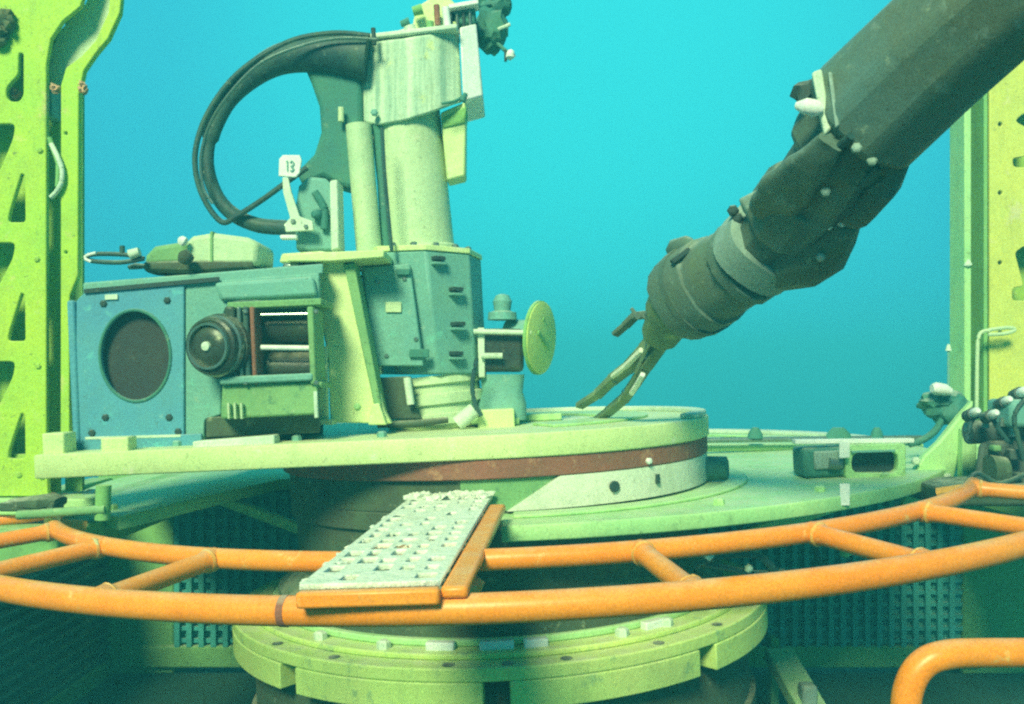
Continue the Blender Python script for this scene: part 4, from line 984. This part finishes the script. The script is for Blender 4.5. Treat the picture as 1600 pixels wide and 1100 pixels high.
for nm, secs_, m_ in (
    ('wrist_drum', [sct(1346, 186, 1.425, 88, 92, 2.6), sct(1310, 232, 1.47, 86, 92, 2.6), sct(1303, 240, 1.48, 78, 84, 2.6)], 'arm_dark'),
    ('wrist_drum', [sct(1306, 236, 1.475, 62, 74, 2.8), sct(1262, 300, 1.57, 60, 70, 2.8)], 'arm_dark'),
    ('wrist_drum', [sct(1266, 294, 1.56, 66, 74, 2.4), sct(1258, 304, 1.575, 72, 78, 2.4), sct(1232, 338, 1.635, 70, 76, 2.4), sct(1226, 346, 1.65, 62, 68, 2.4)], 'arm'),
    ('wrist_drum', [sct(1236, 336, 1.635, 56, 60, 2.2), sct(1204, 374, 1.70, 58, 60, 2.2)], 'arm_dark'),
    ('motor_case', [sct(1364, 226, 1.43, 30, 44, 4), sct(1378, 250, 1.45, 36, 52, 4.5), sct(1370, 276, 1.475, 40, 54, 4.5), sct(1338, 320, 1.53, 34, 50, 4.5), sct(1330, 330, 1.545, 26, 42, 4)], 'arm_dark'),
    ('motor_case', [sct(1326, 330, 1.545, 26, 42, 4), sct(1304, 356, 1.59, 40, 54, 4.5), sct(1284, 384, 1.63, 50, 58, 4.5), sct(1258, 402, 1.665, 50, 58, 4), sct(1222, 418, 1.72, 38, 48, 3.6), sct(1188, 436, 1.775, 22, 30, 3)], 'arm_dark')):
    ar = MB(); ar.smooth = 22
    ar.loft([(q_[0], q_[1] * .97, q_[2] * .95, 2.0) for q_ in secs_], 10, VIEW, ph=R(18)).build(nm, m_, t, 0.005)
yk = MB(); yk.smooth = 60
yk.loft(fine([sct(1300, 218, 1.36, 20, 12, 3), sct(1262, 262, 1.42, 34, 16, 3), sct(1226, 300, 1.50, 40, 18, 3), sct(1196, 330, 1.58, 30, 14, 3)]), 24, VIEW).lumps(0.006, 30, 2.0).build('yoke_plate', 'arm', t)
yk = MB(); yk.smooth = 60
yk.loft(fine([sct(1352, 262, 1.40, 16, 12, 3), sct(1318, 300, 1.46, 22, 16, 3), sct(1270, 352, 1.55, 20, 14, 3), sct(1232, 388, 1.62, 12, 10, 3)]), 24, VIEW).lumps(0.006, 30, 7.0).build('yoke_plate', 'arm', t)
MB().tube(spline([P(1330, 212, 1.34), P(1290, 250, 1.40), P(1262, 300, 1.47), P(1240, 330, 1.54)], 6), 0.0065, 10).build('arm_hose', 'rubber', t)
MB().tube(spline([P(1372, 262, 1.38), P(1345, 290, 1.42), P(1325, 325, 1.47), P(1300, 350, 1.52)], 6), 0.0055, 10).build('arm_hose', 'rubber', t)
for bx, by, yy in ((1338, 232, 1.345), (1362, 252, 1.36), (1290, 300, 1.43), (1255, 372, 1.575), (1282, 402, 1.57), (1238, 420, 1.64)):
    bolt(t, P(bx, by, yy), (-0.2, -1, 0.2), 0.008, 0.006, 'arm_light')
MB().loft([sct(1212, 366, 1.69, 64, 64, 2.6), sct(1208, 370, 1.70, 70, 68, 2.6), sct(1180, 398, 1.755, 70, 68, 2.6)], 28, VIEW).build('wrist_ring', 'arm_light', t)
MB().loft([sct(1180, 400, 1.76, 67, 68, 2.8), sct(1168, 408, 1.785, 70, 70, 2.4), sct(1166, 410, 1.79, 64, 64, 2.4), sct(1120, 436, 1.87, 66, 66, 2.4), sct(1118, 437, 1.875, 72, 70, 2.4), sct(1078, 460, 1.945, 72, 70, 2.4), sct(1062, 470, 1.97, 64, 64, 2.4)], 14, VIEW).build('hand_body', 'arm', t, 0.004)
MB().loft([sct(1098, 449, 1.912, 74, 72, 2.4), sct(1091, 453, 1.925, 74, 72, 2.4)], 30, VIEW).build('hand_band', 'arm_dark', t)
for k in range(6):
    a = k / 5.0
    bolt(t, P(1146 + 36 * a, 330 + 62 * a, 1.69), (-0.5, -0.8, 0.2), 0.011, 0.008, 'ink' if k < 5 else 'white')
MB().prism([P(1268, 112, 1.36), P(1284, 106, 1.36), P(1300, 200, 1.36), P(1288, 212, 1.36)], (0.02, 0.06, 0)).build('end_collar', 'pale', t, 0.004)
MB().prism([P(1294, 112, 1.345), P(1300, 112, 1.345), P(1312, 195, 1.345), P(1305, 200, 1.345)], (0.01, 0.03, 0)).build('collar_strip', 'arm_light', t, 0.002)
MB().loft([sct(1245, 165, 1.37, 6, 6), sct(1258, 166, 1.36, 13, 11), sct(1275, 170, 1.36, 14, 13), sct(1284, 172, 1.36, 8, 9)], 14, VIEW).build('hose_fitting', 'white', t)
MB().blob(P(1262, 148, 1.42), 0.022, 21, 2, .5).build('fitting_body', 'ink', t)
MB().prism([P(1152, 310, 1.63), P(1195, 288, 1.60), P(1228, 345, 1.60), P(1196, 374, 1.63)], (0.02, 0.05, -0.01)).build('wrist_cover', 'arm_light', t, 0.006)
MB().loft([sct(1240, 402, 1.66, 8, 8), sct(1285, 368, 1.6, 6, 6), sct(1318, 348, 1.54, 8, 8)], 10, VIEW).build('hydraulic_line', 'arm_light', t)
for bx, by in ((1295, 352), (1316, 348)):
    MB().blob(P(bx, by, 1.53), 0.009, 3, 2, .3).build('line_fitting', 'white', t)
MB().loft([sct(1046, 392, 1.96, 6, 6, 3), sct(1056, 386, 1.93, 13, 12, 3), sct(1074, 380, 1.9, 11, 11, 3), sct(1085, 384, 1.88, 8, 8, 3)], 14, VIEW).build('hand_lug', 'arm', t)
MB().box(P(1063, 400, 1.84), (0.045, 0.02, 0.012), Matrix.Rotation(R(-38), 3, 'Y')).build('hand_slot', 'ink', t, 0.003)
# gripper: palm block, hinged jaws of flat bars with pins and pale bars painted as highlights
def chain(pts, w0, w1, th, m, name='jaw', label=None):
    b_ = MB(); pp = [P(*p) for p in pts]; n_ = len(pp)
    for i_ in range(n_ - 1):
        f_ = i_ / max(1, n_ - 2); w_ = (w0 + (w1 - w0) * f_) * pts[i_][2] / F
        e_ = (pp[i_ + 1] - pp[i_]).normalized() * 0.004
        b_.bar(pp[i_] - e_, pp[i_ + 1] + e_, th * (1 - .02 * i_), w_, Vector((0.3, 0.0, 1)))
    return b_.build(name, m, t, 0.0025)
def pin(px, py, y, r=0.008, m='steel'):
    return MB().cyl(P(px, py, y) + Vector((0, -0.026, 0)), P(px, py, y) + Vector((0, 0.026, 0)), r, r, 14).build('pivot_pin', m, t)
MB().loft([sct(1066, 470, 1.965, 50, 54, 3), sct(1052, 488, 1.99, 46, 50, 3.4), sct(1046, 496, 2.0, 34, 40, 3.4), sct(1034, 514, 2.03, 30, 36, 4), sct(1026, 526, 2.05, 20, 26, 4)], 24, VIEW).build('palm', 'jaw', t, 0.002)
chain([(1046, 452, 1.95), (1036, 470, 1.97), (1030, 492, 2.0)], 20, 16, 0.03, 'deck', 'jaw_link')
chain([(1030, 452, 1.97), (1022, 470, 2.0), (1014, 490, 2.02), (1022, 520, 2.04)], 9, 12, 0.016, 'arm_dark', 'jaw_link')
chain([(1026, 506, 2.04), (1008, 492, 2.05), (992, 494, 2.06), (978, 508, 2.08), (962, 522, 2.10)], 13, 7, 0.022, 'arm_dark')
chain([(996, 494, 2.055), (988, 484, 2.06)], 6, 6, 0.014, 'arm_dark', 'jaw_tooth')
chain([(1030, 520, 2.04), (1006, 548, 2.10), (982, 574, 2.18), (956, 594, 2.26), (934, 616, 2.34), (906, 634, 2.42)], 24, 9, 0.026, 'jaw')
chain([(1036, 534, 2.04), (1012, 568, 2.10), (994, 596, 2.18), (976, 622, 2.27), (950, 644, 2.37), (926, 662, 2.45)], 20, 9, 0.026, 'jaw')
chain([(1002, 548, 2.075), (980, 570, 2.15), (958, 588, 2.225)], 9, 8, 0.012, 'hub_pale', 'jaw_highlight')  # pale bars here and below paint the jaw highlights
chain([(1004, 586, 2.10), (996, 600, 2.15), (987, 614, 2.20)], 8, 8, 0.012, 'white', 'jaw_highlight')
chain([(1018, 528, 2.03), (994, 580, 2.12)], 7, 7, 0.010, 'steel', 'jaw_link')
for a_ in ((1030, 516, 2.05), (1030, 492, 2.01), (1008, 556, 2.10), (994, 494, 2.06), (978, 612, 2.25), (960, 594, 2.26)): pin(*a_)
MB().blob(P(1024, 456, 1.98), 0.008, 12, 2, .4).build('hydraulic_nipple', 'white', t)
MB().tube(spline([P(1052, 430, 1.92), P(1030, 446, 1.95), P(1022, 474, 1.98), P(1030, 500, 2.0)], 6), 0.0045, 8).build('arm_hose', 'rubber', t)

# ------------------------------------------------------------------ the water's haze
hz = MB().box((0, 4, 2.35), (62, 62, 7.1)).mesh('haze')
ho = bpy.data.objects.new('haze', hz); COL.objects.link(ho); ho['kind'] = 'stuff'
ho['label'] = 'hazy blue-green sea water around everything'; ho['category'] = 'water'
hm = bpy.data.materials.new('haze'); hm.use_nodes = True
n, l = hm.node_tree.nodes, hm.node_tree.links
n.clear()
ho_out = n.new('ShaderNodeOutputMaterial'); pv = n.new('ShaderNodeVolumePrincipled')
pv.inputs['Color'].default_value = (0.08, 0.82, 1.0, 1)
pv.inputs['Density'].default_value = 0.058
pv.inputs['Anisotropy'].default_value = 0.0
l.new(pv.outputs[0], ho_out.inputs['Volume'])
hz.materials.append(hm)
ho.display_type = 'WIRE'
